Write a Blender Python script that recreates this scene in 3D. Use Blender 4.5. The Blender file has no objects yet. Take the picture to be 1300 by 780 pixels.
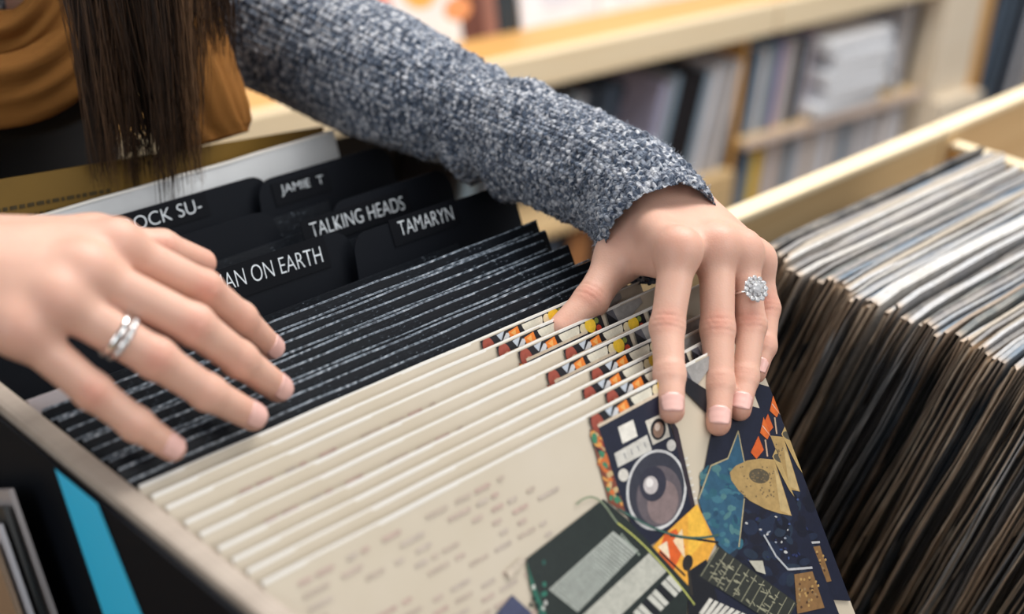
import bpy, bmesh, math, random
import numpy as np
from mathutils import Vector, Matrix
random.seed(7); rng = np.random.default_rng(7)
SC = bpy.context.scene; COL = SC.collection
R = math.radians

# ------------------------------------------------------------------ camera, world, lights
CAM = Vector((-.58368, -.48928, .37160)); FPX = 1839.67
CR, CD, CF = (Vector((.70316, -.70903, .05332)), Vector((-.29533, -.35946, -.88519)), Vector((.64679, .60669, -.46215)))
cam = bpy.data.cameras.new('camera'); cam.sensor_width = 36; cam.lens = FPX / 1300 * 36
cam.dof.use_dof = True; cam.dof.focus_distance = .80; cam.dof.aperture_fstop = 4.0
cam.clip_start = .02
co = bpy.data.objects.new('camera', cam); COL.objects.link(co); SC.camera = co
M3 = Matrix((CR, -CD, -CF)).transposed()
co.matrix_world = Matrix.Translation(CAM) @ M3.to_4x4()

w = bpy.data.worlds.new('world'); SC.world = w; w.use_nodes = True
w.node_tree.nodes['Background'].inputs[0].default_value = (.90, .95, 1, 1)
w.node_tree.nodes['Background'].inputs[1].default_value = .25
def area(name, loc, target, size, power, col=(1, 1, 1)):
    l = bpy.data.lights.new(name, 'AREA'); l.shape = 'RECTANGLE'; l.size, l.size_y = size; l.energy = power; l.color = col
    o = bpy.data.objects.new(name, l); COL.objects.link(o); o.location = loc
    o.rotation_euler = (Vector(target) - Vector(loc)).to_track_quat('-Z', 'Y').to_euler()
    return o
area('ceiling_panel_light', (.9, .35, 2.1), (.1, 0, 0), (2.2, 1.6), 60, (1, .97, .93))
area('shop_window_light', (.5, -2.6, 1.8), (.6, .8, -.4), (2.6, 1.6), 42, (1, .98, .96))
area('side_window_light', (-2.6, -.3, 1.3), (.2, 0, 0), (2.0, 1.4), 20, (.95, .98, 1))
area('shelf_fill_light', (1.4, .1, 1.7), (1.6, 1.1, -.5), (1.6, .8), 32, (1, .97, .92))  # added fill lamp, unseen, brightens the far shelf fascia
SC.view_settings.view_transform = 'Standard'; SC.view_settings.look = 'None'
SC.view_settings.exposure = .12; SC.view_settings.gamma = 1

# ------------------------------------------------------------------ photo rays -> real points
def ray(x, y): return CR * (x - 650) + CD * (y - 390) + CF * FPX
def D(x, y, d): return CAM + ray(x, y).normalized() * d            # at a distance from the lens
def PZ(x, y, z=0.): r = ray(x, y); return CAM + r * ((z - CAM.z) / r.z)
def PP(x, y, p0, n): r = ray(x, y); return CAM + r * ((Vector(p0) - CAM).dot(n) / r.dot(n))

# ------------------------------------------------------------------ helpers
def link(name, mesh, mat=None, parent=None, smooth=False):
    o = bpy.data.objects.new(name, mesh); COL.objects.link(o)
    if mat: mesh.materials.append(mat)
    if smooth: mesh.polygons.foreach_set('use_smooth', [True] * len(mesh.polygons))
    if parent: o.parent = parent
    return o
def fin(name, bm, mat=None, parent=None, smooth=False):
    me = bpy.data.meshes.new(name); bm.normal_update(); bm.to_mesh(me); bm.free()
    return link(name, me, mat, parent, smooth)
def pyd(name, v, f, mat=None, parent=None, smooth=False):
    me = bpy.data.meshes.new(name); me.from_pydata([tuple(p) for p in v], [], [tuple(q) for q in f]); me.update()
    return link(name, me, mat, parent, smooth)
def box(bm, lo, hi, bev=0.):
    r = bmesh.ops.create_cube(bm, size=1)
    for v in r['verts']:
        v.co = Vector([lo[i] + (v.co[i] + .5) * (hi[i] - lo[i]) for i in range(3)])
    if bev:
        es = list({e for v in r['verts'] for e in v.link_edges})
        bmesh.ops.bevel(bm, geom=es, offset=bev, segments=2, affect='EDGES', profile=.6)
def bx(name, lo, hi, mat, parent=None, bev=.0015):
    bm = bmesh.new(); box(bm, lo, hi, bev); return fin(name, bm, mat, parent)
def tag(o, label=None, cat=None, group=None, kind=None):
    for k, v in (('label', label), ('category', cat), ('group', group), ('kind', kind)):
        if v: o[k] = v
    return o
def empty(name, loc=(0, 0, 0), rot=(0, 0, 0)):
    o = bpy.data.objects.new(name, None); COL.objects.link(o); o.location = loc; o.rotation_euler = rot
    o.empty_display_size = .02; return o
def tube(bm, pts, rad, n=10, cap=True):
    pts = [Vector(p) for p in pts]; rings = []
    up = Vector((0, 0, 1)); t0 = (pts[1] - pts[0]).normalized()
    if abs(t0.dot(up)) > .9: up = Vector((1, 0, 0))
    nrm = (up - t0 * up.dot(t0)).normalized()
    for i, p in enumerate(pts):
        t = (pts[min(i + 1, len(pts) - 1)] - pts[max(i - 1, 0)]).normalized()
        nrm = (nrm - t * nrm.dot(t)).normalized(); b = t.cross(nrm)
        r = rad[i] if hasattr(rad, '__len__') else rad
        rings.append([bm.verts.new(p + (nrm * math.cos(2 * math.pi * k / n) + b * math.sin(2 * math.pi * k / n)) * r) for k in range(n)])
    for a, b in zip(rings, rings[1:]):
        for k in range(n): bm.faces.new((a[k], a[(k + 1) % n], b[(k + 1) % n], b[k]))
    if cap: bm.faces.new(rings[0][::-1]); bm.faces.new(rings[-1])
def spline(pts, n):
    """Catmull-Rom through tuples of any length"""
    P = [np.array(p, float) for p in pts]; P = [2 * P[0] - P[1]] + P + [2 * P[-1] - P[-2]]; out = []
    m = len(P) - 3
    for i in range(n):
        u = i / (n - 1) * m; k = min(int(u), m - 1); t = u - k; a, b, c, d = P[k:k + 4]
        out.append(.5 * (2 * b + (c - a) * t + (2 * a - 5 * b + 4 * c - d) * t * t + (3 * b - a - 3 * c + d) * t ** 3))
    return out

# ------------------------------------------------------------------ materials
def mat(name, col, rough=.6, spec=.4, metal=0., build=None):
    m = bpy.data.materials.new(name); m.use_nodes = True; nt = m.node_tree; b = nt.nodes['Principled BSDF']
    b.inputs['Base Color'].default_value = (*col, 1); b.inputs['Roughness'].default_value = rough
    b.inputs['Specular IOR Level'].default_value = spec; b.inputs['Metallic'].default_value = metal
    if build: build(nt, b)
    return m
def N(nt, typ, **kw):
    n = nt.nodes.new(typ)
    for k, v in kw.items():
        if k in n.inputs.keys(): n.inputs[k].default_value = v
        else: setattr(n, k, v)
    return n
def ramp(nt, fac, stops):
    r = nt.nodes.new('ShaderNodeValToRGB'); e = r.color_ramp.elements
    while len(e) < len(stops): e.new(.5)
    for el, (p, c) in zip(e, stops): el.position = p; el.color = (*c, 1)
    nt.links.new(fac, r.inputs[0]); return r.outputs[0]
def mixc(nt, fac, a, b, mode='MIX'):
    m = nt.nodes.new('ShaderNodeMix'); m.data_type = 'RGBA'; m.blend_type = mode
    for sock, v in ((m.inputs[0], fac), (m.inputs[6], a), (m.inputs[7], b)):
        if hasattr(v, 'is_output'): nt.links.new(v, sock)
        else: sock.default_value = v if not isinstance(v, tuple) else (*v, 1)
    return m.outputs[2]
def coords(nt, scale=(1, 1, 1), kind='Object'):
    tc = nt.nodes.new('ShaderNodeTexCoord'); mp = nt.nodes.new('ShaderNodeMapping'); mp.inputs['Scale'].default_value = scale
    nt.links.new(tc.outputs[kind], mp.inputs[0]); return mp.outputs[0]
def noise(nt, vec, scale, detail=4, rough=.55, out=0):
    n = N(nt, 'ShaderNodeTexNoise', Scale=scale, Detail=detail, Roughness=rough); nt.links.new(vec, n.inputs['Vector']); return n.outputs[out]
def bump(nt, b, h, strength=.3, dist=.001):
    n = N(nt, 'ShaderNodeBump', Strength=strength, Distance=dist); nt.links.new(h, n.inputs['Height']); nt.links.new(n.outputs[0], b.inputs['Normal'])

def wood(name, c1, c2, rough=.45, sc=(1.5, 30, 30)):
    def f(nt, b):
        v = coords(nt, sc); n = noise(nt, v, 2.0, 6, .6)
        nt.links.new(ramp(nt, n, [(.3, c1), (.7, c2)]), b.inputs['Base Color']); bump(nt, b, n, .08, .0006)
    return mat(name, c1, rough, .35, build=f)
W_CREAM = wood('pale_birch', (.80, .65, .43), (.86, .73, .52))
W_POST = wood('pale_post', (.80, .68, .52), (.86, .75, .60))
W_ORANGE = wood('honey_wood', (.62, .33, .10), (.70, .40, .14))
W_TAN = wood('tan_ply', (.62, .43, .22), (.70, .51, .28))
W_DARK = wood('shade_dark_back', (.012, .012, .014), (.02, .018, .018), .8)  # near-black puts the shade inside the bays into the colour
W_EDGE = wood('worn_bin_edge', (.36, .30, .25), (.45, .38, .32), .55)
W_FLOOR = wood('floor_boards', (.10, .07, .05), (.15, .10, .07), .5)
PAINT = mat('wall_paint', (.55, .53, .50), .8)

def card_f(nt, b):
    oi = nt.nodes.new('ShaderNodeObjectInfo'); v = coords(nt); n = noise(nt, v, 26, 6, .65); n2 = noise(nt, coords(nt, (6, 60, 6)), 30, 3)
    c = mixc(nt, ramp(nt, n, [(.38, (0, 0, 0)), (.72, (.6, .6, .6))]), oi.outputs['Color'], (.45, .40, .34))
    c = mixc(nt, ramp(nt, n2, [(.45, (0, 0, 0)), (.8, (.5, .5, .5))]), c, (.04, .04, .045))
    sp_ = nt.nodes.new('ShaderNodeSeparateXYZ'); tc = nt.nodes.new('ShaderNodeTexCoord'); nt.links.new(tc.outputs['Object'], sp_.inputs[0])
    ad = nt.nodes.new('ShaderNodeMath'); ad.operation = 'MULTIPLY_ADD'; ad.inputs[1].default_value = .004; nt.links.new(n, ad.inputs[0]); nt.links.new(sp_.outputs[0], ad.inputs[2])
    c = mixc(nt, ramp(nt, ad.outputs[0], [(.0042, (.95, .95, .95)), (.0068, (0, 0, 0))]), c, ramp(nt, oi.outputs['Random'], [(0., (.02, .02, .024)), (.50, (.025, .024, .026)), (.56, (.62, .46, .33)), (.74, (.72, .58, .44)), (.80, (.06, .055, .05)), (.88, (.10, .09, .09)), (.92, (.62, .62, .63))]))
    zt = nt.nodes.new('ShaderNodeMath'); zt.operation = 'MULTIPLY_ADD'; zt.inputs[1].default_value = -.02; nt.links.new(n, zt.inputs[0]); nt.links.new(sp_.outputs[2], zt.inputs[2])
    ct = nt.nodes.new('ShaderNodeMath'); ct.operation = 'MULTIPLY'; nt.links.new(ramp(nt, ad.outputs[0], [(.006, (.8, .8, .8)), (.013, (0, 0, 0))]), ct.inputs[0])
    zr = nt.nodes.new('ShaderNodeMapRange'); zr.inputs[1].default_value = -.05; zr.inputs[2].default_value = -.012; nt.links.new(zt.outputs[0], zr.inputs[0]); nt.links.new(zr.outputs[0], ct.inputs[1])
    c = mixc(nt, ct.outputs[0], c, (.50, .375, .27))
    nt.links.new(c, b.inputs['Base Color']); bump(nt, b, n, .25, .0008)
CARD = mat('worn_sleeve_card', (.6, .6, .6), .55, .35, build=card_f)
def plain_f(nt, b):
    oi = nt.nodes.new('ShaderNodeObjectInfo'); n = noise(nt, coords(nt), 18, 4)
    nt.links.new(mixc(nt, ramp(nt, n, [(.3, (.85, .85, .85)), (.7, (1, 1, 1))]), (0, 0, 0), oi.outputs['Color']), b.inputs['Base Color'])
PLAIN = mat('printed_card', (.6, .6, .6), .45, .4, build=plain_f)
PAPER = mat('inner_paper', (.50, .37, .26), .8, .2, build=lambda nt, b: nt.links.new(ramp(nt, noise(nt, coords(nt, (3, 3, 3)), 20, 5), [(.3, (.48, .35, .25)), (.7, (.78, .66, .52))]), b.inputs['Base Color']))
VINYL = mat('black_vinyl', (.008, .008, .01), .35, .5)
BLACKC = mat('black_card', (.004, .0055, .009), .55, .12, build=lambda nt, b: bump(nt, b, noise(nt, coords(nt), 60, 4), .12, .0006))
def blacks_f(nt, b):
    n = noise(nt, coords(nt, (1, 1, 2.2)), 420, 2, .6); n2 = noise(nt, coords(nt, (1, 1, 1)), 30, 3)
    c = ramp(nt, n, [(.56, (.005, .007, .011)), (.68, (.018, .025, .034)), (.80, (.26, .30, .36))]); nt.links.new(mixc(nt, ramp(nt, n2, [(.42, (0, 0, 0)), (.6, (1, 1, 1))]), (.007, .009, .013), c), b.inputs['Base Color']); bump(nt, b, n, .25, .0006)  # pale specks paint the plastic's glints into the colour
BLACKS = mat('black_card_in_plastic', (.006, .008, .012), .45, .2, build=blacks_f)
LABELC = mat('black_label_plastic', (.0035, .0045, .007), .6, .1)
LETTER = mat('white_lettering', (.66, .71, .76), .5)
def plast_f(nt, b):
    n = noise(nt, coords(nt, (1, 1, 1)), 220, 3, .7)
    nt.links.new(ramp(nt, n, [(.38, (.03, .04, .055)), (.55, (.20, .24, .29)), (.75, (.62, .66, .72))]), b.inputs['Base Color']); bump(nt, b, n, .5, .0008)  # bright streaks stand for reflections along the plastic edge
PLASTIC = mat('crinkled_plastic_lip', (.35, .4, .45), .25, .6, build=plast_f)
CREAM = mat('cream_cover', (.80, .70, .53), .38, .4, build=lambda nt, b: nt.links.new(ramp(nt, noise(nt, coords(nt), 9, 5), [(.3, (.52, .45, .34)), (.7, (.585, .52, .425))]), b.inputs['Base Color']))
WHITEE = mat('white_sleeve_edge', (.76, .74, .70), .35, .5)
def print_f(nt, b):
    a = N(nt, 'ShaderNodeAttribute', attribute_name='Col'); n = noise(nt, coords(nt), 260, 4, .7)
    c = mixc(nt, .35, a.outputs['Color'], ramp(nt, n, [(.35, (.35, .35, .35)), (.65, (1, 1, 1))]), 'MULTIPLY')
    nt.links.new(c, b.inputs['Base Color'])
PRINT = mat('cover_print', (.5, .5, .5), .35, .4, build=print_f)
SILVER = mat('polished_silver', (.86, .85, .84), .12, .5, 1.)
STONE = mat('clear_gem', (.90, .91, .94), .03, 1., 0., build=lambda nt, b: (setattr(b.inputs['Transmission Weight'], 'default_value', .55), setattr(b.inputs['IOR'], 'default_value', 2.2)))
def skin_f(nt, b):
    a = N(nt, 'ShaderNodeAttribute', attribute_name='Col'); n = noise(nt, coords(nt), 90, 5, .6)
    base = ramp(nt, noise(nt, coords(nt), 28, 4), [(.3, (.64, .37, .28)), (.7, (.71, .44, .34))])
    c = mixc(nt, a.outputs['Fac'], base, (.60, .23, .165))
    nt.links.new(c, b.inputs['Base Color'])
    v = N(nt, 'ShaderNodeTexVoronoi', Scale=900.); nt.links.new(coords(nt), v.inputs['Vector'])
    m = nt.nodes.new('ShaderNodeMath'); m.operation = 'ADD'; nt.links.new(v.outputs['Distance'], m.inputs[0]); nt.links.new(n, m.inputs[1])
    bump(nt, b, m.outputs[0], .12, .0006)
    b.inputs['Subsurface Weight'].default_value = .18; b.inputs['Subsurface Radius'].default_value = (.008, .003, .0015); b.inputs['Subsurface Scale'].default_value = 1.
SKIN = mat('skin', (.7, .45, .33), .46, .4, build=skin_f)
NAIL = mat('fingernail', (.76, .46, .41), .2, .5)
def knit_f(nt, b):
    uv = coords(nt, (1, 1, 1), 'UV')
    v = N(nt, 'ShaderNodeTexVoronoi', Scale=1., Randomness=.85); mp = nt.nodes.new('ShaderNodeMapping'); mp.inputs['Scale'].default_value = (300, 400, 1)
    # herringbone shear so neighbouring stitches lean against each other
    nt.links.new(uv, mp.inputs[0]); nt.links.new(mp.outputs[0], v.inputs['Vector'])
    n = noise(nt, uv, 520, 4, .7); n2 = noise(nt, uv, 26, 3)
    sep = nt.nodes.new('ShaderNodeSeparateColor'); nt.links.new(v.outputs['Color'], sep.inputs[0])
    c = ramp(nt, sep.outputs[0], [(.0, (.028, .050, .09)), (.25, (.09, .125, .19)), (.48, (.24, .285, .36)), (.72, (.52, .55, .61)), (1., (.80, .81, .84))])
    dk = ramp(nt, v.outputs['Distance'], [(.4, (1, 1, 1)), (.85, (.2, .23, .3))])
    c = mixc(nt, 1., c, dk, 'MULTIPLY')
    c = mixc(nt, .7, c, ramp(nt, n, [(.35, (.45, .45, .48)), (.65, (1.25, 1.25, 1.25))]), 'MULTIPLY')
    nt.links.new(c, b.inputs['Base Color'])
    inv = nt.nodes.new('ShaderNodeMath'); inv.operation = 'MULTIPLY_ADD'; inv.inputs[1].default_value = -1.; nt.links.new(v.outputs['Distance'], inv.inputs[0]); nt.links.new(n, inv.inputs[2])
    bump(nt, b, inv.outputs[0], .9, .0022)
    b.inputs['Sheen Weight'].default_value = .25; b.inputs['Sheen Roughness'].default_value = .5
KNIT = mat('marled_knit', (.2, .25, .33), .9, .1, build=knit_f)
def knit3_f(nt, b):
    v = N(nt, 'ShaderNodeTexVoronoi', Scale=300.); nt.links.new(coords(nt), v.inputs['Vector']); sep = nt.nodes.new('ShaderNodeSeparateColor'); nt.links.new(v.outputs['Color'], sep.inputs[0])
    nt.links.new(ramp(nt, sep.outputs[0], [(.0, (.02, .036, .07)), (.3, (.08, .11, .17)), (.6, (.26, .30, .36)), (1., (.62, .64, .68))]), b.inputs['Base Color']); bump(nt, b, v.outputs['Distance'], .8, -.002)
KNIT3 = mat('marled_knit_body', (.2, .25, .33), .9, .1, build=knit3_f)
FUZZ = mat('wool_fibre', (.42, .46, .54), .9, .1)
DKNIT = mat('shade_dark_knit', (.003, .0034, .005), .95, .1, build=lambda nt, b: bump(nt, b, noise(nt, coords(nt), 220, 3), .6, .003))  # near-black so the torso carries the shadow under the head
JEANS = mat('dark_denim', (.004, .0045, .006), .9)
def scarf_f(nt, b):
    uv = coords(nt, (1, 1, 1), 'UV'); w1 = N(nt, 'ShaderNodeTexWave', Scale=420., Distortion=1.2); w2 = N(nt, 'ShaderNodeTexWave', Scale=420., Distortion=1.2, bands_direction='Y')
    nt.links.new(uv, w1.inputs['Vector']); nt.links.new(uv, w2.inputs['Vector'])
    m = nt.nodes.new('ShaderNodeMath'); m.operation = 'MULTIPLY'; nt.links.new(w1.outputs['Fac'], m.inputs[0]); nt.links.new(w2.outputs['Fac'], m.inputs[1])
    nt.links.new(ramp(nt, m.outputs[0], [(0., (.12, .042, .010)), (.5, (.38, .16, .035)), (1., (.52, .27, .07))]), b.inputs['Base Color']); bump(nt, b, m.outputs[0], .4, .001)
SCARF = mat('mustard_weave', (.45, .2, .04), .85, .15, build=scarf_f)
def hair_f(nt, b):
    a = N(nt, 'ShaderNodeAttribute', attribute_name='Col')
    nt.links.new(a.outputs['Color'], b.inputs['Base Color'])
HAIR = mat('brown_hair', (.05, .028, .015), .38, .5, build=hair_f)

# ------------------------------------------------------------------ the setting
FZ = -1.0
SA = Vector((1.15002, 1.08442, 0)); SYAW = R(-4.67)
tag(bx('floor', (-3, -3, FZ - .05), (4, 3, FZ), W_FLOOR, bev=0), kind='structure')
wl = bx('wall_back', (-3.2, .36, FZ), (4., .44, 1.9), PAINT, bev=0); wl.location = (SA.x, SA.y, 0); wl.rotation_euler.z = SYAW; tag(wl, kind='structure')

# ------------------------------------------------------------------ record bin (the wooden browser)
bin_ = tag(empty('record_bin', (0, 0, FZ)), 'tan wooden record browser bin holding the three bays of sleeves', 'record bin')
def bp(name, lo, hi, m, bev=.002):
    o = bx(name, (lo[0], lo[1], lo[2] - FZ), (hi[0], hi[1], hi[2] - FZ), m, bin_, bev); return o
bp('back_board', (-.70, .33, -.42), (.135, .35, -.24), W_TAN)
tag(bp('back_board', (.135, .106, -.42), (.626, .126, -.0945), W_TAN), 'pale tan back board with top edge coloured pale as if lit')
bp('back_board', (.628, .106, -.42), (1.35, .122, -.0945), W_TAN)
bp('lit_top_rail', (.6275, .1045, -.0943), (1.35, .1235, -.087), W_CREAM)  # paler wood puts the light on the board tops into colour
bp('lit_top_rail', (.135, .1045, -.0943), (.6265, .1235, -.087), W_CREAM)
tag(bp('partition', (.640, -.44, -.42), (.653, .1035, -.108), W_ORANGE), 'honey coloured partition closing the right-hand bay')
bp('lit_top_rail', (.639, -.44, -.1078), (.654, .1035, -.102), W_CREAM)
bp('side_board', (.120, .106, -.42), (.134, .35, -.22), W_TAN)
tag(bp('partition', (-.3245, -.44, -.40), (-.3130, .329, .001), W_EDGE, .003), 'worn beige partition edge at the left of the cream records')
bp('front_board', (-.70, -.46, -.42), (1.35, -.441, -.24), W_TAN)
bp('side_board', (-.72, -.46, -.42), (-.701, .35, -.06), W_TAN)
bp('side_board', (1.351, -.46, -.42), (1.37, .13, -.07), W_TAN)
bp('bottom_board', (-.70, -.44, -.435), (1.35, .33, -.421), W_TAN)
for x in (-.69, 1.32):
    for y in (-.45, .06): bp('leg', (x, y, FZ), (x + .04, y + .04, -.436), W_TAN)
# sloped bay floors that the records stand on
def ramp_board(x0, x1, y0, z0, y1, z1):
    bm = bmesh.new(); v = [bm.verts.new(p) for p in ((x0, y0, z0 - FZ), (x1, y0, z0 - FZ), (x1, y1, z1 - FZ), (x0, y1, z1 - FZ))]
    f = bm.faces.new(v); r = bmesh.ops.extrude_face_region(bm, geom=[f])
    for e in r['geom']:
        if isinstance(e, bmesh.types.BMVert): e.co.z -= .01
    bmesh.ops.recalc_face_normals(bm, faces=bm.faces); return fin('bay_floor', bm, W_FLOOR, bin_)

# ------------------------------------------------------------------ drawing flat print as coloured polygons
class Art:
    def __init__(s): s.f = []; s.k = 0
    def poly(s, pts, col): s.k += 1; s.f.append(([tuple(p) for p in pts], col, s.k))
    def ell(s, c, rx, ry, col, rot=0., n=28):
        cr, sr = math.cos(rot), math.sin(rot)
        s.poly([(c[0] + rx * math.cos(t) * cr - ry * math.sin(t) * sr, c[1] + rx * math.cos(t) * sr + ry * math.sin(t) * cr) for t in [2 * math.pi * i / n for i in range(n)]], col)
    def line(s, a, b, wd, col):
        a, b = Vector(a), Vector(b); t = (b - a).normalized(); q = Vector((-t.y, t.x)) * wd / 2
        s.poly([a - q, b - q, b + q, a + q], col)
    def mesh(s, name, y0, step=1.2e-6, clip=(.001, .314)):
        bm = bmesh.new(); cl = bm.loops.layers.float_color.new('Col')
        for pts, col, k in s.f:
            P = [(min(max(a, clip[0]), clip[1]), min(max(b, .0006), clip[1])) for a, b in pts]
            try: f = bm.faces.new([bm.verts.new((a, y0 - k * step, -b)) for a, b in P])
            except Exception: continue
            f.normal_update()
            if f.normal.y > 0: f.normal_flip()
            for l in f.loops: l[cl] = (*col, 1)
        bmesh.ops.triangulate(bm, faces=[f for f in bm.faces if len(f.verts) > 4])
        me = bpy.data.meshes.new(name); bm.to_mesh(me); bm.free(); me.materials.append(PRINT); return me

LEAN = R(35); CY = -.106
CN = Vector((0, -math.cos(LEAN), math.sin(LEAN))); CW = Vector((0, -math.sin(LEAN), -math.cos(LEAN)))
def AB(px, py):
    p = PP(px, py, (0, CY, 0), CN); return (p.x + .315, (p - Vector((0, CY, 0))).dot(CW))
def Q(cx, cy): return AB(600 + cx / 2.6, 480 + cy / 2.6)
art = Art()
NAVY = (.010, .013, .032); INK = (.008, .009, .014); WHT = (.78, .75, .68); TEAL = (.03, .10, .17); GOLD = (.42, .28, .11); ORG = (.80, .22, .03)
BG = (.72, .62, .45)
# faint track listing on the left
for r_ in range(48):
    b = .006 + r_ * .0056
    a = .018
    while a < .15:
        l = random.uniform(.003, .014)
        if random.random() < .6: art.poly([(a, b), (a + l, b), (a + l, b + .0018), (a, b + .0018)], random.choice([(.54, .40, .34), (.53, .44, .36), (.55, .44, .37), (.54, .46, .39)]))
        a += l + random.uniform(.002, .008)
# top strip of little pictures
S0 = .1965
art.poly([(S0, 0), (.262, 0), (.262, .0135), (S0, .0135)], INK)
art.ell((S0 + .0045, .006), .0042, .0062, (.33, .07, .045)); art.ell((S0 + .006, .008), .002, .003, (.62, .32, .22))
art.poly([(S0 + .010, .009), (S0 + .019, .002), (S0 + .022, .003), (S0 + .013, .011)], (.62, .62, .64))
art.poly([(S0 + .012, .001), (S0 + .018, .0005), (S0 + .014, .005)], (.5, .55, .62))
art.poly([(S0 + .0205, .002), (S0 + .028, .001), (S0 + .0285, .009), (S0 + .021, .010)], ORG)
art.poly([(S0 + .022, .003), (S0 + .026, .002), (S0 + .025, .006)], (.85, .42, .12))
art.poly([(S0 + .031 + .008 * (1 - math.cos(t)), .0012 + .0075 * math.sin(t)) for t in [math.pi * i / 12 for i in range(13)]], (.74, .70, .58))
for cx, cy, rr, cc in ((.050, .004, .003, (.72, .62, .40)), (.0555, .0035, .0042, (.85, .55, .04)), (.0505, .0095, .002, (.5, .1, .04)), (.057, .0095, .0022, (.7, .22, .05)), (.061, .007, .002, (.55, .06, .03)), (.061, .0025, .0016, (.2, .25, .05))):
    art.ell((S0 + cx, cy), rr, rr, cc, n=14)
for i in range(9): art.line((S0 + .022 + i * .0045, .0122), (S0 + .025 + i * .0045, .0122), .0007, (.6, .6, .6))
art.poly([(.2665, 0), (.272, 0), (.274, .012), (.2685, .012)], (.10, .10, .12)); art.poly([(.272, 0), (.296, 0), (.296, .004), (.274, .012)], (.34, .33, .32))
# loudspeaker
side = [Q(378, 172), Q(409, 180), Q(497, 450), Q(440, 412)]
art.poly(side, (.22, .06, .035))
for i in range(46):
    u, v = random.uniform(.1, .9), random.uniform(.06, .95)
    p = np.array(side[0]) * (1 - u) * (1 - v) + np.array(side[1]) * u * (1 - v) + np.array(side[2]) * u * v + np.array(side[3]) * (1 - u) * v
    art.ell(p, random.uniform(.0008, .002), random.uniform(.001, .003), random.choice([(.62, .16, .04), (.70, .33, .08), (.05, .22, .12), (.35, .04, .03), (.02, .02, .03), (.55, .40, .2)]), random.random() * 3, 8)
art.poly([Q(405, 165), Q(612, 52), Q(728, 452), Q(562, 566), Q(497, 450)], NAVY)
art.line(Q(404, 162), Q(610, 52), .0016, (.66, .55, .42))
art.poly([Q(470, 165), Q(520, 140), Q(535, 195), Q(485, 220)], WHT)
art.poly([Q(458, 252), Q(566, 190), Q(582, 240), Q(470, 298)], (.62, .60, .55))
for k in range(4): art.line(Q(490 + k * 22, 250 - k * 12), Q(496 + k * 22, 268 - k * 12), .0006, (.2, .2, .22))
art.poly([Q(560, 145), Q(625, 116), Q(642, 196), Q(585, 224)], (.66, .62, .54))
def qell(cx, cy, rx, ry, rot, col, n=36):
    c, s_ = math.cos(rot), math.sin(rot)
    art.poly([Q(cx + rx * math.cos(t) * c - ry * math.sin(t) * s_, cy + rx * math.cos(t) * s_ + ry * math.sin(t) * c) for t in [2 * math.pi * i / n for i in range(n)]], col)
qell(603, 172, 25, 36, .1, INK); qell(603, 174, 17, 26, .1, (.28, .17, .12)); qell(600, 164, 9, 13, .1, (.62, .50, .42))
qell(646, 225, 15, 19, 0, (.60, .58, .54)); qell(488, 323, 17, 21, 0, (.66, .63, .57))
qell(597, 372, 99, 134, .12, (.62, .62, .62)); qell(597, 371, 91, 124, .12, (.035, .037, .055))
qell(606, 392, 74, 100, .12, (.12, .10, .115)); qell(618, 412, 50, 72, .2, (.23, .17, .17)); qell(585, 352, 44, 58, .1, (.03, .03, .05))
qell(578, 356, 24, 30, 0, (.50, .46, .46)); qell(574, 348, 12, 15, 0, (.80, .76, .74))
art.poly([Q(640, 130), Q(668, 170), Q(728, 440), Q(716, 448)], (.03, .02, .03))
for k in range(7): art.line(Q(690 + k * 5, 270 + k * 22), Q(700 + k * 5, 266 + k * 22), .0009, (.7, .68, .64))
# printed dark neck band between fingers, guitar, cymbals
art.poly([Q(640, -95), Q(760, 40), Q(765, 122), Q(690, 45)], INK)
art.poly([Q(785, 60), Q(960, 90), Q(1250, 800), Q(735, 800), Q(800, 560), Q(735, 400), Q(780, 175)], NAVY)
for i in range(70): qell(random.uniform(830, 1090), random.uniform(440, 740), random.uniform(10, 34), random.uniform(8, 30), random.random() * 3, random.choice([(.006, .008, .02), (.014, .022, .05), (.018, .03, .055), (.009, .010, .022)]), 10)
art.poly([Q(735, 402), Q(776, 292), Q(832, 268), Q(866, 178), Q(886, 280), Q(884, 400), Q(868, 560), Q(835, 585), Q(792, 545), Q(752, 462)], TEAL)
for i in range(60):
    u = random.uniform(745, 875); v = random.uniform(300, 560)
    if u > 745 + max(0, v - 440) * .35: qell(u, v, random.uniform(4, 16), random.uniform(6, 22), random.random() * 3, random.choice([(.02, .07, .13), (.05, .16, .22), (.03, .12, .17), (.08, .20, .22)]), 8)
for a_, b_ in (((776, 292), (832, 268)), ((832, 268), (866, 178)), ((866, 178), (886, 280)), ((886, 400), (868, 560)), ((735, 402), (776, 292))): art.line(Q(*a_), Q(*b_), .0008, (.45, .38, .22))
art.poly([Q(*p) for p in ((985, 272), (940, 268), (895, 275), (858, 292), (838, 314), (843, 340), (868, 375), (905, 408), (955, 434), (1000, 449), (1042, 457), (1022, 390))], GOLD)
qell(935, 326, 34, 24, .2, (.10, .08, .05)); art.poly([Q(985, 300), Q(1003, 335), Q(1040, 455), Q(1005, 440)], (.52, .38, .18))
for i in range(50): qell(random.uniform(870, 985), random.uniform(295, 400), 3, 3, 0, (.20, .14, .07), 6)
art.poly([Q(*p) for p in ((978, 262), (990, 236), (1012, 222), (1035, 250), (1060, 310), (1076, 360), (1084, 392), (1060, 388), (1034, 372), (1012, 330))], (.46, .32, .13)); qell(1005, 268, 24, 13, .4, (.08, .07, .05))
art.poly([Q(960, 126), Q(986, 178), Q(962, 206), Q(938, 184)], (.66, .14, .025)); art.poly([Q(932, 194), Q(950, 240), Q(926, 270), Q(907, 248)], (.62, .11, .02)); art.line(Q(946, 160), Q(975, 196), .0006, (.7, .5, .4)); art.line(Q(955, 206), Q(962, 262), .0012, (.5, .35, .25))
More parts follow.
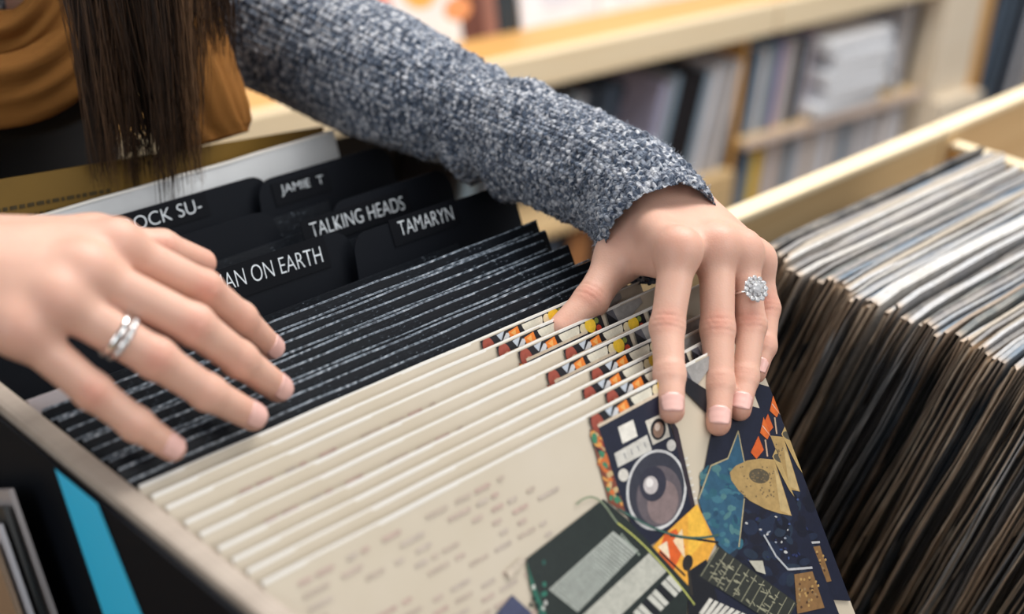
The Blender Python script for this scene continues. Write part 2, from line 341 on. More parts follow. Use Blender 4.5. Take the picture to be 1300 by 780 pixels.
for i in range(26): qell(random.uniform(890, 1080), random.uniform(460, 620), random.uniform(2, 5), random.uniform(2, 8), random.random() * 3, random.choice([(.5, .5, .5), (.05, .08, .2), (.02, .03, .1), (.3, .33, .4)]), 7)
art.line(Q(950, 520), Q(990, 590), .0012, (.45, .47, .5)); art.line(Q(990, 590), Q(1030, 634), .0012, (.45, .47, .5)); art.line(Q(1030, 634), Q(1110, 628), .0012, (.5, .5, .52))
art.poly([Q(1050, 650), Q(1110, 640), Q(1150, 760), Q(1060, 780)], (.24, .13, .05))
for i in range(30): qell(random.uniform(1060, 1130), random.uniform(660, 760), 4, 5, 0, random.choice([(.08, .04, .02), (.45, .28, .1), (.3, .2, .1)]), 6)
# orange fan, microphone, circuit panel, keyboard
art.poly([Q(575, 568), Q(620, 520), Q(730, 418), Q(792, 545), Q(740, 655), Q(690, 712), Q(640, 650)], (.82, .40, .05))
art.poly([Q(620, 520), Q(660, 500), Q(690, 560), Q(650, 640), Q(600, 590)], (.72, .12, .02)); art.poly([Q(700, 450), Q(730, 420), Q(770, 520), Q(700, 600)], (.88, .50, .06)); art.poly([Q(650, 540), Q(680, 500), Q(690, 600)], (.86, .66, .42)); art.poly([Q(600, 560), Q(630, 540), Q(640, 600)], (.85, .7, .5))
art.line(Q(640, 522), Q(800, 545), .0012, INK)
art.poly([Q(700, 640), Q(760, 600), Q(810, 780), Q(700, 790)], INK); qell(698, 612, 17, 27, .2, (.02, .016, .015)); art.line(Q(700, 630), Q(712, 720), .002, (.03, .025, .02)); art.line(Q(606, 575), Q(690, 655), .0012, INK)
art.poly([Q(800, 558), Q(1060, 745), Q(1010, 830), Q(735, 655)], (.03, .033, .028))
for i in range(11):
    f_ = i / 10; art.line(Q(800 + 250 * f_, 562 + 182 * f_), Q(742 + 265 * f_, 655 + 170 * f_), .0004, (.34, .33, .22))
for i in range(60):
    u, v = random.random(), random.random(); x_ = 790 + 240 * u - 50 * v; y_ = 575 + 170 * u + 75 * v
    art.line(Q(x_, y_), Q(x_ + random.uniform(6, 22), y_ + random.uniform(4, 16)), .0005, (.36, .35, .24))
for k in range(7): art.poly([Q(735 + k * 18, 778 - 0 * k + k * 4), Q(770 + k * 18, 728 + k * 8), Q(782 + k * 18, 734 + k * 8), Q(747 + k * 18, 786 + k * 4)], (.66, .64, .58))
art.poly([Q(900, 605), Q(945, 605), Q(955, 650), Q(925, 640)], (.5, .48, .40))
art.poly([Q(165, 600), Q(420, 402), Q(500, 470), Q(702, 690), Q(690, 840), Q(250, 840), Q(205, 740)], (.016, .024, .022))
art.poly([Q(165, 605), Q(195, 690), Q(250, 830), Q(215, 800), Q(180, 690)], (.02, .13, .09))
for i in range(14): qell(random.uniform(178, 235), random.uniform(610, 790), 6, 9, 0, random.choice([(.03, .2, .14), (.6, .62, .58), (.01, .02, .02), (.02, .10, .08)]), 7)
art.poly([Q(240, 700), Q(452, 508), Q(535, 572), Q(335, 775)], (.42, .45, .41))
for k in range(24):
    f_ = k / 24; art.line(Q(252 + 200 * f_, 696 - 182 * f_), Q(338 + 192 * f_, 768 - 190 * f_), .0006, (.13, .15, .14))
art.poly([Q(345, 790), Q(570, 580), Q(628, 640), Q(420, 840)], (.50, .50, .44))
for k in range(9): art.line(Q(360 + k * 25, 780 - k * 23), Q(372 + k * 25, 792 - k * 23), .0004, (.36, .37, .33))
for k in range(12):
    f_ = k / 11; art.poly([Q(455 + 170 * f_, 840 - 175 * f_), Q(468 + 170 * f_, 826 - 175 * f_), Q(512 + 170 * f_, 868 - 170 * f_), Q(500 + 170 * f_, 880 - 170 * f_)], (.60, .60, .54) if k % 3 else INK)
for k in range(9): qell(480 + k * 7, 520 + k * 8, 4, 5, 0, (.3, .36, .3), 7)
prev = None
for t in range(24):
    f_ = t / 23; p_ = Q(330 + 390 * f_, 420 - 40 * math.sin(math.pi * min(1, f_ * 3)) + 330 * f_ ** 1.6)
    if prev: art.line(prev, p_, .0009, (.50, .52, .14) if t > 8 else (.25, .3, .2))
    prev = p_
prev = None
for t in range(16):
    f_ = t / 15; p_ = Q(470 + 330 * f_, 435 + 95 * math.sin(math.pi * .5 * f_ * 1.3))
    if prev: art.line(prev, p_, .0011, (.05, .12, .10))
    prev = p_
art.poly([Q(50, 800), Q(118, 718), Q(180, 775), Q(200, 830), Q(60, 830)], (.06, .07, .14)); art.poly([Q(95, 640), Q(150, 590), Q(160, 610), Q(112, 665)], (.60, .52, .42))
ART_ME = art.mesh('cover_print', -.00172)

# ------------------------------------------------------------------ middle bay: sleeves leaning back
def slab(bm, w_, h, t, seed=0, rag=.0, nx=8, nz=8, bow=.0):
    """sleeve: local x 0..w, z -h..0, thickness t, slightly bowed, softened edges"""
    rs = random.Random(seed); g = {}
    for s in (0, 1):
        for i in range(nx + 1):
            for k in range(nz + 1):
                u, v = i / nx, k / nz
                th = t / 2 * (1 if 0 < i < nx and 0 < k < nz else .72)
                x = u * w_ + (rs.uniform(-rag, rag) if i in (0, nx) else 0); z = -v * h + (rs.uniform(-rag, rag) * .5 if k == 0 else 0)
                y = (-th if s == 0 else th) + bow * (math.sin(math.pi * u) - .5) * (1 - v)
                g[s, i, k] = bm.verts.new((x, y, z))
    F = bm.faces.new
    for i in range(nx):
        for k in range(nz):
            F((g[0, i, k], g[0, i, k + 1], g[0, i + 1, k + 1], g[0, i + 1, k])); F((g[1, i, k], g[1, i + 1, k], g[1, i + 1, k + 1], g[1, i, k + 1]))
    for i in range(nx):
        F((g[0, i, 0], g[0, i + 1, 0], g[1, i + 1, 0], g[1, i, 0])); F((g[0, i, nz], g[1, i, nz], g[1, i + 1, nz], g[0, i + 1, nz]))
    for k in range(nz):
        F((g[0, 0, k], g[1, 0, k], g[1, 0, k + 1], g[0, 0, k + 1])); F((g[0, nx, k], g[0, nx, k + 1], g[1, nx, k + 1], g[1, nx, k]))
def lipmesh(name, w_, seed, m, t=.0011, h=.003, wav=.0006):
    rs = random.Random(seed); bm = bmesh.new(); n = 40; rows = []
    ph = [rs.uniform(0, 6) for _ in range(3)]
    for i in range(n + 1):
        x = w_ * i / n; dz = wav * (math.sin(9 * i / n + ph[0]) + .6 * math.sin(31 * i / n + ph[1])); dy = wav * .8 * math.sin(23 * i / n + ph[2])
        rows.append([bm.verts.new(p) for p in ((x, -t / 2 + dy, dz - h), (x, -t / 2 + dy, dz), (x, t / 2 + dy, dz + .0002), (x, t / 2 + dy, dz - h))])
    for a, b in zip(rows, rows[1:]):
        for k in range(3): bm.faces.new((a[k], b[k], b[k + 1], a[k + 1]))
    return fin(name, bm, m)
def leaning_sleeve(name, m, x, y, z, lean, w_=.315, h=.315, t=.003, seed=0, yaw=0., bow=0., roll=0.):  # slab sleeve set at a position and lean
    bm = bmesh.new(); slab(bm, w_, h, t, seed, .0003, bow=bow); o = fin(name, bm, m)
    o.location = (x, y, z); o.rotation_euler = (-lean, roll, yaw); o.rotation_mode = 'XYZ'
    return o
cream_rows = [(-.017, .013), (-.027, .015), (-.038, .020), (-.052, .040), (-.063, .015), (-.076, .034), (-.086, .017), (-.096, .023), (CY, 0.)]
pos = ['rearmost', 'second from the back', 'third from the back', 'fourth from the back', 'fifth from the back', 'fourth from the front', 'third from the front', 'second from the front', 'frontmost']
XL = -.3118
for i, (y, dx) in enumerate(cream_rows):
    lean = LEAN - R(.35) * (8 - i)
    bm = bmesh.new(); slab(bm, -XL + dx, .315, .003, 3 + i, .0003); o = fin('record_sleeve', bm, CREAM); o.location = (XL, y, 0); o.rotation_euler = (-lean, 0, 0)
    lab = 'cream record sleeve with instrument collage, %s of the cream sleeves' % pos[i]
    if i == 8: lab = 'cream record sleeve showing its whole speaker and guitar collage at the front'
    tag(o, lab, 'record', 'cream collage record sleeves')
    p_ = link('cover_print', ART_ME, None, o); p_.location.x = -.315 - XL + dx
    e = lipmesh('sleeve_edge', -XL + dx, 5, WHITEE, .0008, .0014, .00015); e.parent = o; e.location = (0, -.0007, .0008)
nB = 11; PLM = []
for s in range(4):
    lp = lipmesh('plastic_edge', .3118, 20 + s, PLASTIC, .0008, .0009, .0003); PLM.append(lp.data); bpy.data.objects.remove(lp)
BLM = []
for s in range(3):
    bm = bmesh.new(); slab(bm, .3118, .315, .003, s, .0003, bow=.0006 * (s - 1)); me = bpy.data.meshes.new('record_sleeve'); bm.to_mesh(me); bm.free(); me.materials.append(BLACKS); BLM.append(me)
ordw = ['first', 'second', 'third', 'fourth', 'fifth', 'sixth', 'seventh', 'eighth', 'ninth', 'tenth', 'eleventh']
dxs = [.000, .004, .012, .006, .010, .018, .008, .012, .022, .019, .030]
for i in range(nB):
    f_ = i / (nB - 1); bm = bmesh.new(); slab(bm, -XL + dxs[i], .315, .003, i, .0003, bow=.0006 * (i % 3 - 1)); o = fin('record_sleeve', bm, BLACKS); o.location = (XL, -.008 + .073 * f_, (-.002, .0, .001)[i % 3]); o.rotation_euler = (-(R(32) - R(4) * f_), 0, R(.4 + .5 * f_))
    tag(o, 'black record sleeve in clear plastic, %s behind the cream sleeves' % ordw[i], 'record', 'black record sleeves in plastic')
    e = lipmesh('plastic_edge', -XL + dxs[i], 20 + i, PLASTIC, .0008, .0009, .0003); e.parent = o; e.location = (0, -.0006, .0009)
# divider cards
def divider(pts_px, y, lean, label, words, lab_rect, xl=-.315, tabx=None, zt=0.):
    """pts_px: right corner pixel; tab spans tabx..xr at z zt, shoulder lower"""
    xr = PP(*pts_px, (0, y, 0), Vector((0, -math.cos(lean), math.sin(lean)))).x
    root = empty('divider_card', (0, y, zt), (-lean, 0, 0))
    prof = [(xl, -.30), (xr, -.30)]
    rr = .013
    def arc(cx, cz, a0, a1): return [(cx + rr * math.cos(a0 + (a1 - a0) * k / 6), cz + rr * math.sin(a0 + (a1 - a0) * k / 6)) for k in range(7)]
    t0, t1 = tabx
    if t1 is None: t1 = xr
    if t1 < xr - .02: prof += [(xr, -.045)] + arc(xr - rr, -.045, 0, math.pi / 2)[1:] + [(t1 + .004, -.032)]
    prof += arc(t1 - rr, -rr, 0, math.pi / 2)
    if t0 > xl + .02: prof += arc(t0 + rr, -rr, math.pi / 2, math.pi) + [(t0 - .003, -.032), (xl, -.032)]
    else: prof += [(xl, 0)]
    bm = bmesh.new(); f = bm.faces.new([bm.verts.new((x, -.0007, z)) for x, z in prof]); r = bmesh.ops.extrude_face_region(bm, geom=[f])
    for g in r['geom']:
        if isinstance(g, bmesh.types.BMVert): g.co.y += .0014
    bmesh.ops.recalc_face_normals(bm, faces=bm.faces)
    fin('card', bm, BLACKC, root)
    nrm = Vector((0, -math.cos(lean), math.sin(lean))); up = Vector((0, math.sin(lean), math.cos(lean))); o3 = Vector((0, y, zt))
    def loc(px, py): p = PP(px, py, o3, nrm) - o3; return p.x, p.dot(up)
    for text, (bl, br, tl) in words:
        x0, z0 = loc(*bl); x1, z1 = loc(*br); x2, z2 = loc(*tl)
        wd = math.hypot(x1 - x0, z1 - z0); ang = math.atan2(z1 - z0, x1 - x0); ht = math.hypot(x2 - x0, z2 - z0)
        bm = bmesh.new(); box(bm, (x0 - .006, -.0013, min(z0, z1) - .004), (max(x1, x0 + wd) + .005, -.0008, max(z0, z1) + ht + .0025), 0); fin('tab_label', bm, LABELC, root)
        cu = bpy.data.curves.new('lettering', 'FONT'); cu.body = text; cu.size = 1; cu.offset = -.012
        to = bpy.data.objects.new('t', cu); COL.objects.link(to); dg = bpy.context.evaluated_depsgraph_get(); me = bpy.data.meshes.new_from_object(to.evaluated_get(dg)); bpy.data.objects.remove(to)
        vs = np.array([v.co for v in me.vertices]); mn, mx = vs.min(0), vs.max(0)
        for v in me.vertices:
            a = (v.co.x - mn[0]) / (mx[0] - mn[0]) * wd; b = (v.co.y - mn[1]) / (mx[1] - mn[1]) * ht
            v.co = (x0 + a * math.cos(ang) - b * math.sin(ang), -.00145, z0 + a * math.sin(ang) + b * math.cos(ang))
        if me.polygons and me.polygons[0].normal.y > 0: me.flip_normals()
        link('lettering', me, LETTER, root)
    tag(root, label, 'divider', 'black artist divider cards'); return root
divider((400, 205), .237, R(24), 'black divider card lettered ROCK SU- behind the left hand', [('ROCK SU-', ((158, 297), (256, 268), (154, 280)))], None, tabx=(-.315, -.055))
divider((494, 196), .228, R(24), 'black divider card lettered JAMIE T with a rounded right corner', [('JAMIE  T', ((357, 250), (411, 236), (354, 236)))], None, tabx=(-.070, None))
divider((400, 260), .196, R(24), 'plain black divider card behind the TALKING HEADS one, nothing written on it', [], None, tabx=(-.315, -.08), zt=-.004)
divider((570, 225), .171, R(25), 'black divider card lettered TALKING HEADS in the middle row', [('TALKING HEADS', ((395, 302), (513, 266), (391, 284)))], None, tabx=(-.055, None))
divider((640, 300), .137, R(26), 'black divider card lettered MAN ON EARTH beside the left thumb', [('MAN ON EARTH', ((272, 373), (409, 333), (266, 352)))], None, tabx=(-.315, -.068))
divider((649, 236), .126, R(26), 'black divider card lettered TAMARYN, frontmost with a rounded right corner', [('TAMARYN', ((507, 300), (575, 279), (503, 282)))], None, tabx=(-.075, None))
ramp_board(-.312, .11, -.330, -.262, .325, -.325)
# dark sleeves standing between the dividers
for i, (y, x) in enumerate(((.108, .002), (.096, .01), (.155, -.01), (.183, -.01), (.212, -.02), (.085, .022))):
    o = link('record_sleeve', BLM[i % 3]); o.location = (XL + x, y, -.022 if i not in (5,) else -.012); o.rotation_euler = (-R(26), 0, R(.6))
    tag(o, 'black record sleeve standing low %s' % ['close behind the TAMARYN stack front', 'just before the TAMARYN divider', 'before the TALKING HEADS divider', 'behind the TALKING HEADS divider', 'before the JAMIE T divider', 'at the very back of the plastic-covered stack'][i], 'record', 'low black sleeves between dividers')
# white and mustard sleeves at the very back
o = leaning_sleeve('record_sleeve', PLAIN, -.287, .262, .0, R(22), t=.004, seed=40, yaw=R(1.2)); o.color = (.62, .64, .66, 1); tag(o, 'white record sleeve whose top shows behind the JAMIE T divider', 'record')
e = lipmesh('sleeve_edge', .315, 77, WHITEE, .004, .0015, .0002); e.parent = o; e.location = (0, 0, .001)
o = leaning_sleeve('record_sleeve', PLAIN, -.270, .288, .0245, R(14), t=.003, seed=41, yaw=R(2), roll=R(6)); o.color = (.22, .125, .02, 1); tag(o, 'mustard yellow record sleeve with small print under the hanging hair', 'record')  # mustard darkened to carry the person's shade in its colour
a2 = Art()
for r_ in range(4):
    a = .004
    while a < .13:
        l = random.uniform(.002, .006); a2.poly([(a, .017 + r_ * .0065), (a + l, .017 + r_ * .0065), (a + l, .0195 + r_ * .0065), (a, .0195 + r_ * .0065)], (.07, .05, .02)); a += l + .0016
link('cover_print', a2.mesh('small_print', -.0018), None, o)
tag(leaning_sleeve('record_sleeve', PLAIN, -.3118, .080, -.001, R(29), w_=.034, t=.003, seed=42), 'pale printed record sleeve poking out left under the ringed hand', 'record').color = (.55, .50, .52, 1)
# dark cover with sky-blue stripe against the partition, and sleeves further left
def vz_sleeve(x, yA, zA, lean, col, label, t=.003, size=.315, stripe=None, m=PLAIN):
    bm = bmesh.new(); slab(bm, size, size, t, int(abs(x) * 1e5), .0004, 6, 6); o = fin('record_sleeve', bm, m); o.color = (*col, 1)
    # local x -> +y (away), local z up, tipped back by lean
    o.location = (x, yA, zA); o.rotation_mode = 'XYZ'; o.rotation_euler = (0, lean, R(90))
    tag(o, label, 'record'); return o
dk = vz_sleeve(-.3270, -.425, -.0035, 0, (.010, .012, .020), 'near-black record cover with a sky-blue stripe against the partition', m=BLACKC)
dk.rotation_euler = (0, 0, R(90)); dk.data.transform(Matrix.Diagonal((1.75, 1, 1, 1)))
TOPZ = -.0040
p0, nx_ = Vector((-.3287, 0, 0)), Vector((-1, 0, 0))
st = [PP(62, 572, p0, nx_), PP(104, 590, p0, nx_), PP(188, 800, p0, nx_), PP(138, 800, p0, nx_)]
bm = bmesh.new(); bm.faces.new([bm.verts.new((-.3288, p.y, p.z)) for p in [Vector((p.x, q.y + (p.y - q.y) * (TOPZ - q.z) / (p.z - q.z), TOPZ)) if p.z > TOPZ else p for p, q in zip(st, (st[3], st[2], st[1], st[0]))]]); s_ = fin('blue_stripe', bm, mat('sky_blue_print', (.04, .58, .95), .4)); s_.parent = dk; s_.matrix_parent_inverse = (Matrix.Translation(dk.location) @ dk.rotation_euler.to_matrix().to_4x4()).inverted()
for i, (c, lb) in enumerate((((.40, .36, .36), 'pale grey record sleeve leaning in the left bay, nearest the striped cover'), ((.03, .03, .03), 'black record sleeve in the left bay between pale and tan ones'), ((.55, .52, .55), 'whitish record sleeve in the left bay'), ((.30, .20, .13), 'tan record sleeve outermost in the left bay corner'))):
    v = vz_sleeve(-.340 - .005 * i, .047 - .003 * i, -.022 - .006 * i, R(28), c, lb, .0035)
ramp_board(-.70, -.326, -.44, -.345, .325, -.345)

# ------------------------------------------------------------------ right bay: sleeves leaning forward
RZ, RX = -.045, .185
pal = [((.62, .63, .66), 'grey-white'), ((.70, .68, .66), 'off-white'), ((.40, .44, .50), 'blue-grey'), ((.55, .47, .38), 'tan'), ((.06, .06, .07), 'black'), ((.30, .29, .30), 'grey'), ((.20, .30, .42), 'faded blue'), ((.42, .30, .22), 'brown'), ((.74, .73, .72), 'white'), ((.48, .20, .15), 'faded red'), ((.10, .13, .14), 'dark green-grey')]
wts = [5, 4, 3, 3, 3.5, 3, 1.6, 2, 3, .5, 1.5]
def worn_sleeve(seed, t, w_, h):
    rs = random.Random(seed); bm = bmesh.new(); nx, nz = 12, 14; ph = [rs.uniform(0, 6.3) for _ in range(6)]
    sp = t * rs.uniform(.8, 1.3)
    def wob(u, v): return .0009 * math.sin(5 * u + ph[0]) + .0011 * math.sin(7 * v + ph[1]) * (1 - u)
    ragx = [[rs.uniform(-.0016, .0016) + .0012 * math.sin(11 * k / nz + ph[2 + s]) for k in range(nz + 1)] for s in (0, 1)]
    ragz = [rs.uniform(-.0007, .0007) + .0008 * math.sin(6 * i / nx + ph[4]) for i in range(nx + 1)]
    cr = rs.uniform(.001, .006)                               # bumped corner
    G = {}
    for s in (0, 1):
        for layer in (0, 1):
            for i in range(nx + 1):
                for k in range(nz + 1):
                    u, v = i / nx, k / nz; x = u * w_ + (1 - u) ** 8 * ragx[s][k]
                    if k == 0: x += (1 - u) ** 6 * cr
                    z = -v * h + (1 - v) ** 6 * ragz[i] - (cr * .8 if (i == 0 and k == 0) else 0)
                    open_ = (sp - t) * (1 - u) ** 2 * min(1, v * 5)
                    yo = (-1 if s == 0 else 1) * (t / 2 + open_ / 2 - (.0004 if layer else 0)) * (.86 if k == 0 else 1)
                    G[s, layer, i, k] = bm.verts.new((x, yo + wob(u, v), z))
    def quad(a, b, c, d): bm.faces.new((a, b, c, d))
    for s in (0, 1):
        for layer in (0, 1):
            for i in range(nx):
                for k in range(nz): quad(G[s, layer, i, k], G[s, layer, i + 1, k], G[s, layer, i + 1, k + 1], G[s, layer, i, k + 1])
        for k in range(nz): quad(G[s, 0, 0, k], G[s, 1, 0, k], G[s, 1, 0, k + 1], G[s, 0, 0, k + 1])
        for k in range(nz): quad(G[s, 0, nx, k], G[s, 1, nx, k], G[s, 1, nx, k + 1], G[s, 0, nx, k + 1])
    for i in range(nx):                                        # folded top spine
        quad(G[0, 0, i, 0], G[0, 0, i + 1, 0], G[1, 0, i + 1, 0], G[1, 0, i, 0])
        quad(G[0, 0, i, nz], G[0, 0, i + 1, nz], G[1, 0, i + 1, nz], G[1, 0, i, nz])
    bmesh.ops.recalc_face_normals(bm, faces=bm.faces)
    return bm
def paper_sheet(seed, w_, h):
    rs = random.Random(seed); bm = bmesh.new(); nz = 16; ph = rs.uniform(0, 6)
    cols = []
    for k in range(nz + 1):
        v = k / nz; x = rs.uniform(-.0015, .0006) + .001 * math.sin(9 * v + ph); y = .0006 * math.sin(13 * v + ph)
        cols.append([bm.verts.new(p) for p in ((x, y - .00035, -v * h - .004), (x, y + .00035, -v * h - .004), (w_ * .9, .00035, -v * h - .004), (w_ * .9, -.00035, -v * h - .004))])
    for a, b in zip(cols, cols[1:]):
        for k in range(4): bm.faces.new((a[k], a[(k + 1) % 4], b[(k + 1) % 4], b[k]))
    return bm
def vinyl_disc(y=0):
    bm = bmesh.new(); r = bmesh.ops.create_cone(bm, cap_ends=True, segments=40, radius1=.150, radius2=.150, depth=.0016)
    bmesh.ops.rotate(bm, verts=bm.verts, matrix=Matrix.Rotation(R(90), 3, 'X')); bmesh.ops.translate(bm, verts=bm.verts, vec=(.1545, 0, -.156)); me = bpy.data.meshes.new('vinyl_disc'); bm.to_mesh(me); bm.free(); me.materials.append(VINYL); return me
VD = vinyl_disc()
PS = []
for s in range(6):
    bm = paper_sheet(s, .305, .303); me = bpy.data.meshes.new('inner_sleeve'); bm.to_mesh(me); bm.free(); me.materials.append(PAPER); PS.append(me)
y = .011; i = 0; pend = []
while y > -.345:
    pend.append(y); y -= .0098 if -.092 < y < -.084 and .0098 not in [round(a_ - b_, 4) for a_, b_ in zip(pend, pend[1:])] else random.choice([.0027, .0031, .0036, .0042, .005, .0062]); i += 1
nR = len(pend)
def ordinal(n): return '%d%s' % (n, 'th' if 10 <= n % 100 <= 20 else {1: 'st', 2: 'nd', 3: 'rd'}.get(n % 10, 'th'))
for i, y in enumerate(pend):
    f_ = min(1, i / 62); lean = R(-(17.5 - 4.5 * f_)) + R(random.uniform(-.25, .25))
    gap = (pend[i] - pend[i + 1]) if i + 1 < nR else .004
    t = min(max(gap * .74, .0021), .0044)
    c, nm = random.choices(pal, wts)[0]
    if i in (0, 1): c, nm = (.03, .03, .035), 'black'
    if gap > .009: c, nm = (.98, .97, .96), 'thick bright white'; t = .0088
    bm = worn_sleeve(100 + i, t, .303 + random.uniform(-.004, .004), .312 + random.uniform(-.003, .002)); o = fin('record_sleeve', bm, CARD)
    k_ = .74 * random.uniform(.8, 1.15); o.color = (*[min(1, q * k_) for q in c], 1)
    grp = 3.5e-3 * math.sin(i * .55) + 2e-3 * math.sin(i * 1.3)
    o.location = (RX + grp + random.uniform(-.0022, .0022) + (.012 if i < 5 else 0), y, RZ + random.uniform(-.0025, .0025)); o.rotation_euler = (-lean, 0, R(random.uniform(-.25, .25)))
    tag(o, 'worn %s record sleeve, %s from the back board in the right-hand bay' % (nm, ordinal(i + 1)), 'record', 'worn record sleeves in the right-hand bay')
    if random.random() < .4:
        e = link('inner_sleeve', PS[i % 6], None, o); e.location = (random.uniform(-.001, .003), random.uniform(-.0004, .0004), 0)
    if t > .0026:
        e = link('vinyl_disc', VD, None, o); e.location = (random.uniform(.002, .006), .0007, -.001)
ramp_board(.136, 1.34, -.43, -.352, .105, -.352)

# ------------------------------------------------------------------ far display shelf
def SP(s, n, z): return Vector((SA.x + s * math.cos(SYAW) - n * math.sin(SYAW), SA.y + s * math.sin(SYAW) + n * math.cos(SYAW), z))
sh = tag(empty('display_shelf', (SA.x, SA.y, FZ), (0, 0, SYAW)), 'pale birch display shelf with a slanting tray and open bays behind the bins', 'shelf')
def sp(name, lo, hi, m, bev=.003, label=None):
    o = bx(name, (lo[0], lo[1], lo[2] - FZ), (hi[0], hi[1], hi[2] - FZ), m, sh, bev)
    if label: o['label'] = label
    return o
sp('fascia', (-1.6, -.0, -.425), (.588, .022, -.365), W_CREAM); sp('fascia', (.594, -.0, -.425), (1.155, .022, -.365), W_CREAM)
sp('tray', (-1.6, .0225, -.405), (1.155, .155, -.378), W_ORANGE, label='honey coloured tray behind the pale front lip')
sp('tray_back', (-1.6, .30, -.37), (1.155, .32, .25), W_TAN)
sp('tray_base', (-1.6, .1555, -.405), (1.155, .34, -.385), W_TAN)
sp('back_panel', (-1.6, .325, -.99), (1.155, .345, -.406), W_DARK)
sp('divider_board', (.540, .03, -1.0), (.553, .324, -.426), W_ORANGE)
tag(sp('shelf_board', (.554, .012, -.662), (1.155, .324, -.646), W_TAN), 'shelf board with pale front edge')
sp('edge_strip', (.554, .008, -.664), (1.155, .0118, -.644), mat('pale_pink_edge', (.72, .58, .50), .5))
sp('shelf_board', (-1.6, .012, -.722), (.539, .324, -.704), W_TAN)
sp('plinth_board', (.30, .010, -1.0), (.539, .0118 + .012, -.7225), W_TAN)
sp('plinth', (-1.6, .02, -1.0), (1.155, .324, -.985), W_TAN)
sp('end_post', (1.175, .0, -1.0), (1.318, .35, .25), W_POST); sp('post_base', (1.18, -.03, -1.0), (1.345, -.0005, -.672), W_POST)
sp('side_panel', (1.319, .0, -1.0), (1.365, .35, .25), W_ORANGE)
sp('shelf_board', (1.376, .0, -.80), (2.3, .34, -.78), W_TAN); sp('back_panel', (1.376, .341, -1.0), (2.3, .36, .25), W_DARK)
sp('shelf_board', (1.376, .0, -1.0), (2.3, .34, -.985), W_TAN)
def item(s0, s1, z0, z1, n, col, label, group, lean=0., depth=None, cat='record', name='record_single', m=PLAIN):
    """upright item seen by its spine; lean tips its top sideways"""
    h = z1 - z0; depth = depth or min(h, .2)
    bm = bmesh.new(); box(bm, (0, 0, 0), (s1 - s0, depth, h), min(.0015, (s1 - s0) * .25)); o = fin(name, bm, m)
    o.location = SP(s0, n, z0); o.rotation_euler = (0, lean, SYAW); o.color = (*col, 1); tag(o, label, cat, group); return o
cn = {'b': ((.10, .14, .20), 'dark blue'), 'g': ((.36, .37, .40), 'grey'), 'w': ((.66, .65, .68), 'pale'), 'k': ((.012, .012, .016), 'black'), 'l': ((.34, .34, .48), 'lilac grey'), 't': ((.50, .40, .32), 'beige'), 's': ((.24, .34, .44), 'steel blue'), 'p': ((.40, .28, .42), 'purple'), 'o': ((.55, .25, .10), 'rust'), 'y': ((.80, .52, .05), 'yellow')}
def row(seq, s0, z0, h, n, lean, where, group, dh=.008, pitch=None, **kw):
    s = s0
    for i, (ch, wd) in enumerate(seq):
        c, nm = cn[ch]
        item(s, s + wd * .93, z0, z0 + h + random.uniform(-dh, dh), n + random.uniform(0, .01), [q * kk for kk in (random.uniform(.8, 1.2),) for q in c], '%s spine, %s from the left %s' % (nm, ordinal(i + 1), where), group, lean, **kw); s += wd
row([('l', .022), ('g', .016), ('s', .015), ('k', .024), ('k', .03), ('k', .014), ('s', .012), ('g', .014), ('w', .012), ('g', .012), ('w', .014), ('g', .010), ('t', .013), ('w', .012), ('g', .014), ('k', .03)], .285, -.703, .222, .03, R(10), 'leaning in the bay left of the wooden divider', 'singles in the left bay', depth=.18)
row([('k', .02)] + [(random.choice('kkbgks'), random.uniform(.012, .024)) for _ in range(20)], -.10, -.703, .19, .12, R(7), 'in the dark part of the left bay', 'dark singles in the left bay', depth=.16)
row([('b', .018), ('s', .014), ('w', .012), ('t', .012), ('s', .014), ('b', .013), ('p', .016), ('l', .012), ('w', .014), ('t', .012), ('b', .012), ('s', .012), ('k', .014), ('w', .013), ('p', .012)], .566, -.645, .178, .03, R(3.5), 'on the shelf left of the white boxes', 'singles left of the white boxes', depth=.17)
# stacked white boxes
zz = -.643
for k, (a, b) in enumerate(((.765, .985), (.790, .990), (.780, .985), (.800, .985), (.772, .982))):
    t = tag(empty('disc_box', SP(a, .0, zz), (0, 0, SYAW + R(random.uniform(-3, 3)))), 'white storage box lying flat, %s of the stack on the shelf' % ['bottom', 'second', 'middle', 'fourth', 'topmost'][k], 'box', 'stacked white boxes')
    hgt = .033
    bx('box_body', (.004, .004, 0), (b - a - .004, .186, hgt * .5), mat('white_box_%d' % k, (.80, .82, .86), .4) if k == 0 else bpy.data.materials['white_box_0'], t, .002)
    bx('box_lid', (-.002, -.002, hgt * .32), (b - a + .002, .192, hgt - .001), bpy.data.materials['white_box_0'], t, .002); zz += hgt + .001
o = item(.985, 1.005, -.645, -.475, .03, (.56, .60, .68), 'pale blue case leaning against the stack of white boxes', None, R(-22), cat='case', name='disc_case')
o.location = SP(1.072, .03, -.645)
row([('w', .016), ('t', .012), ('w', .014), ('k', .018)], 1.092, -.645, .185, .05, R(4), 'beside the pale end post', 'singles beside the end post', depth=.15)
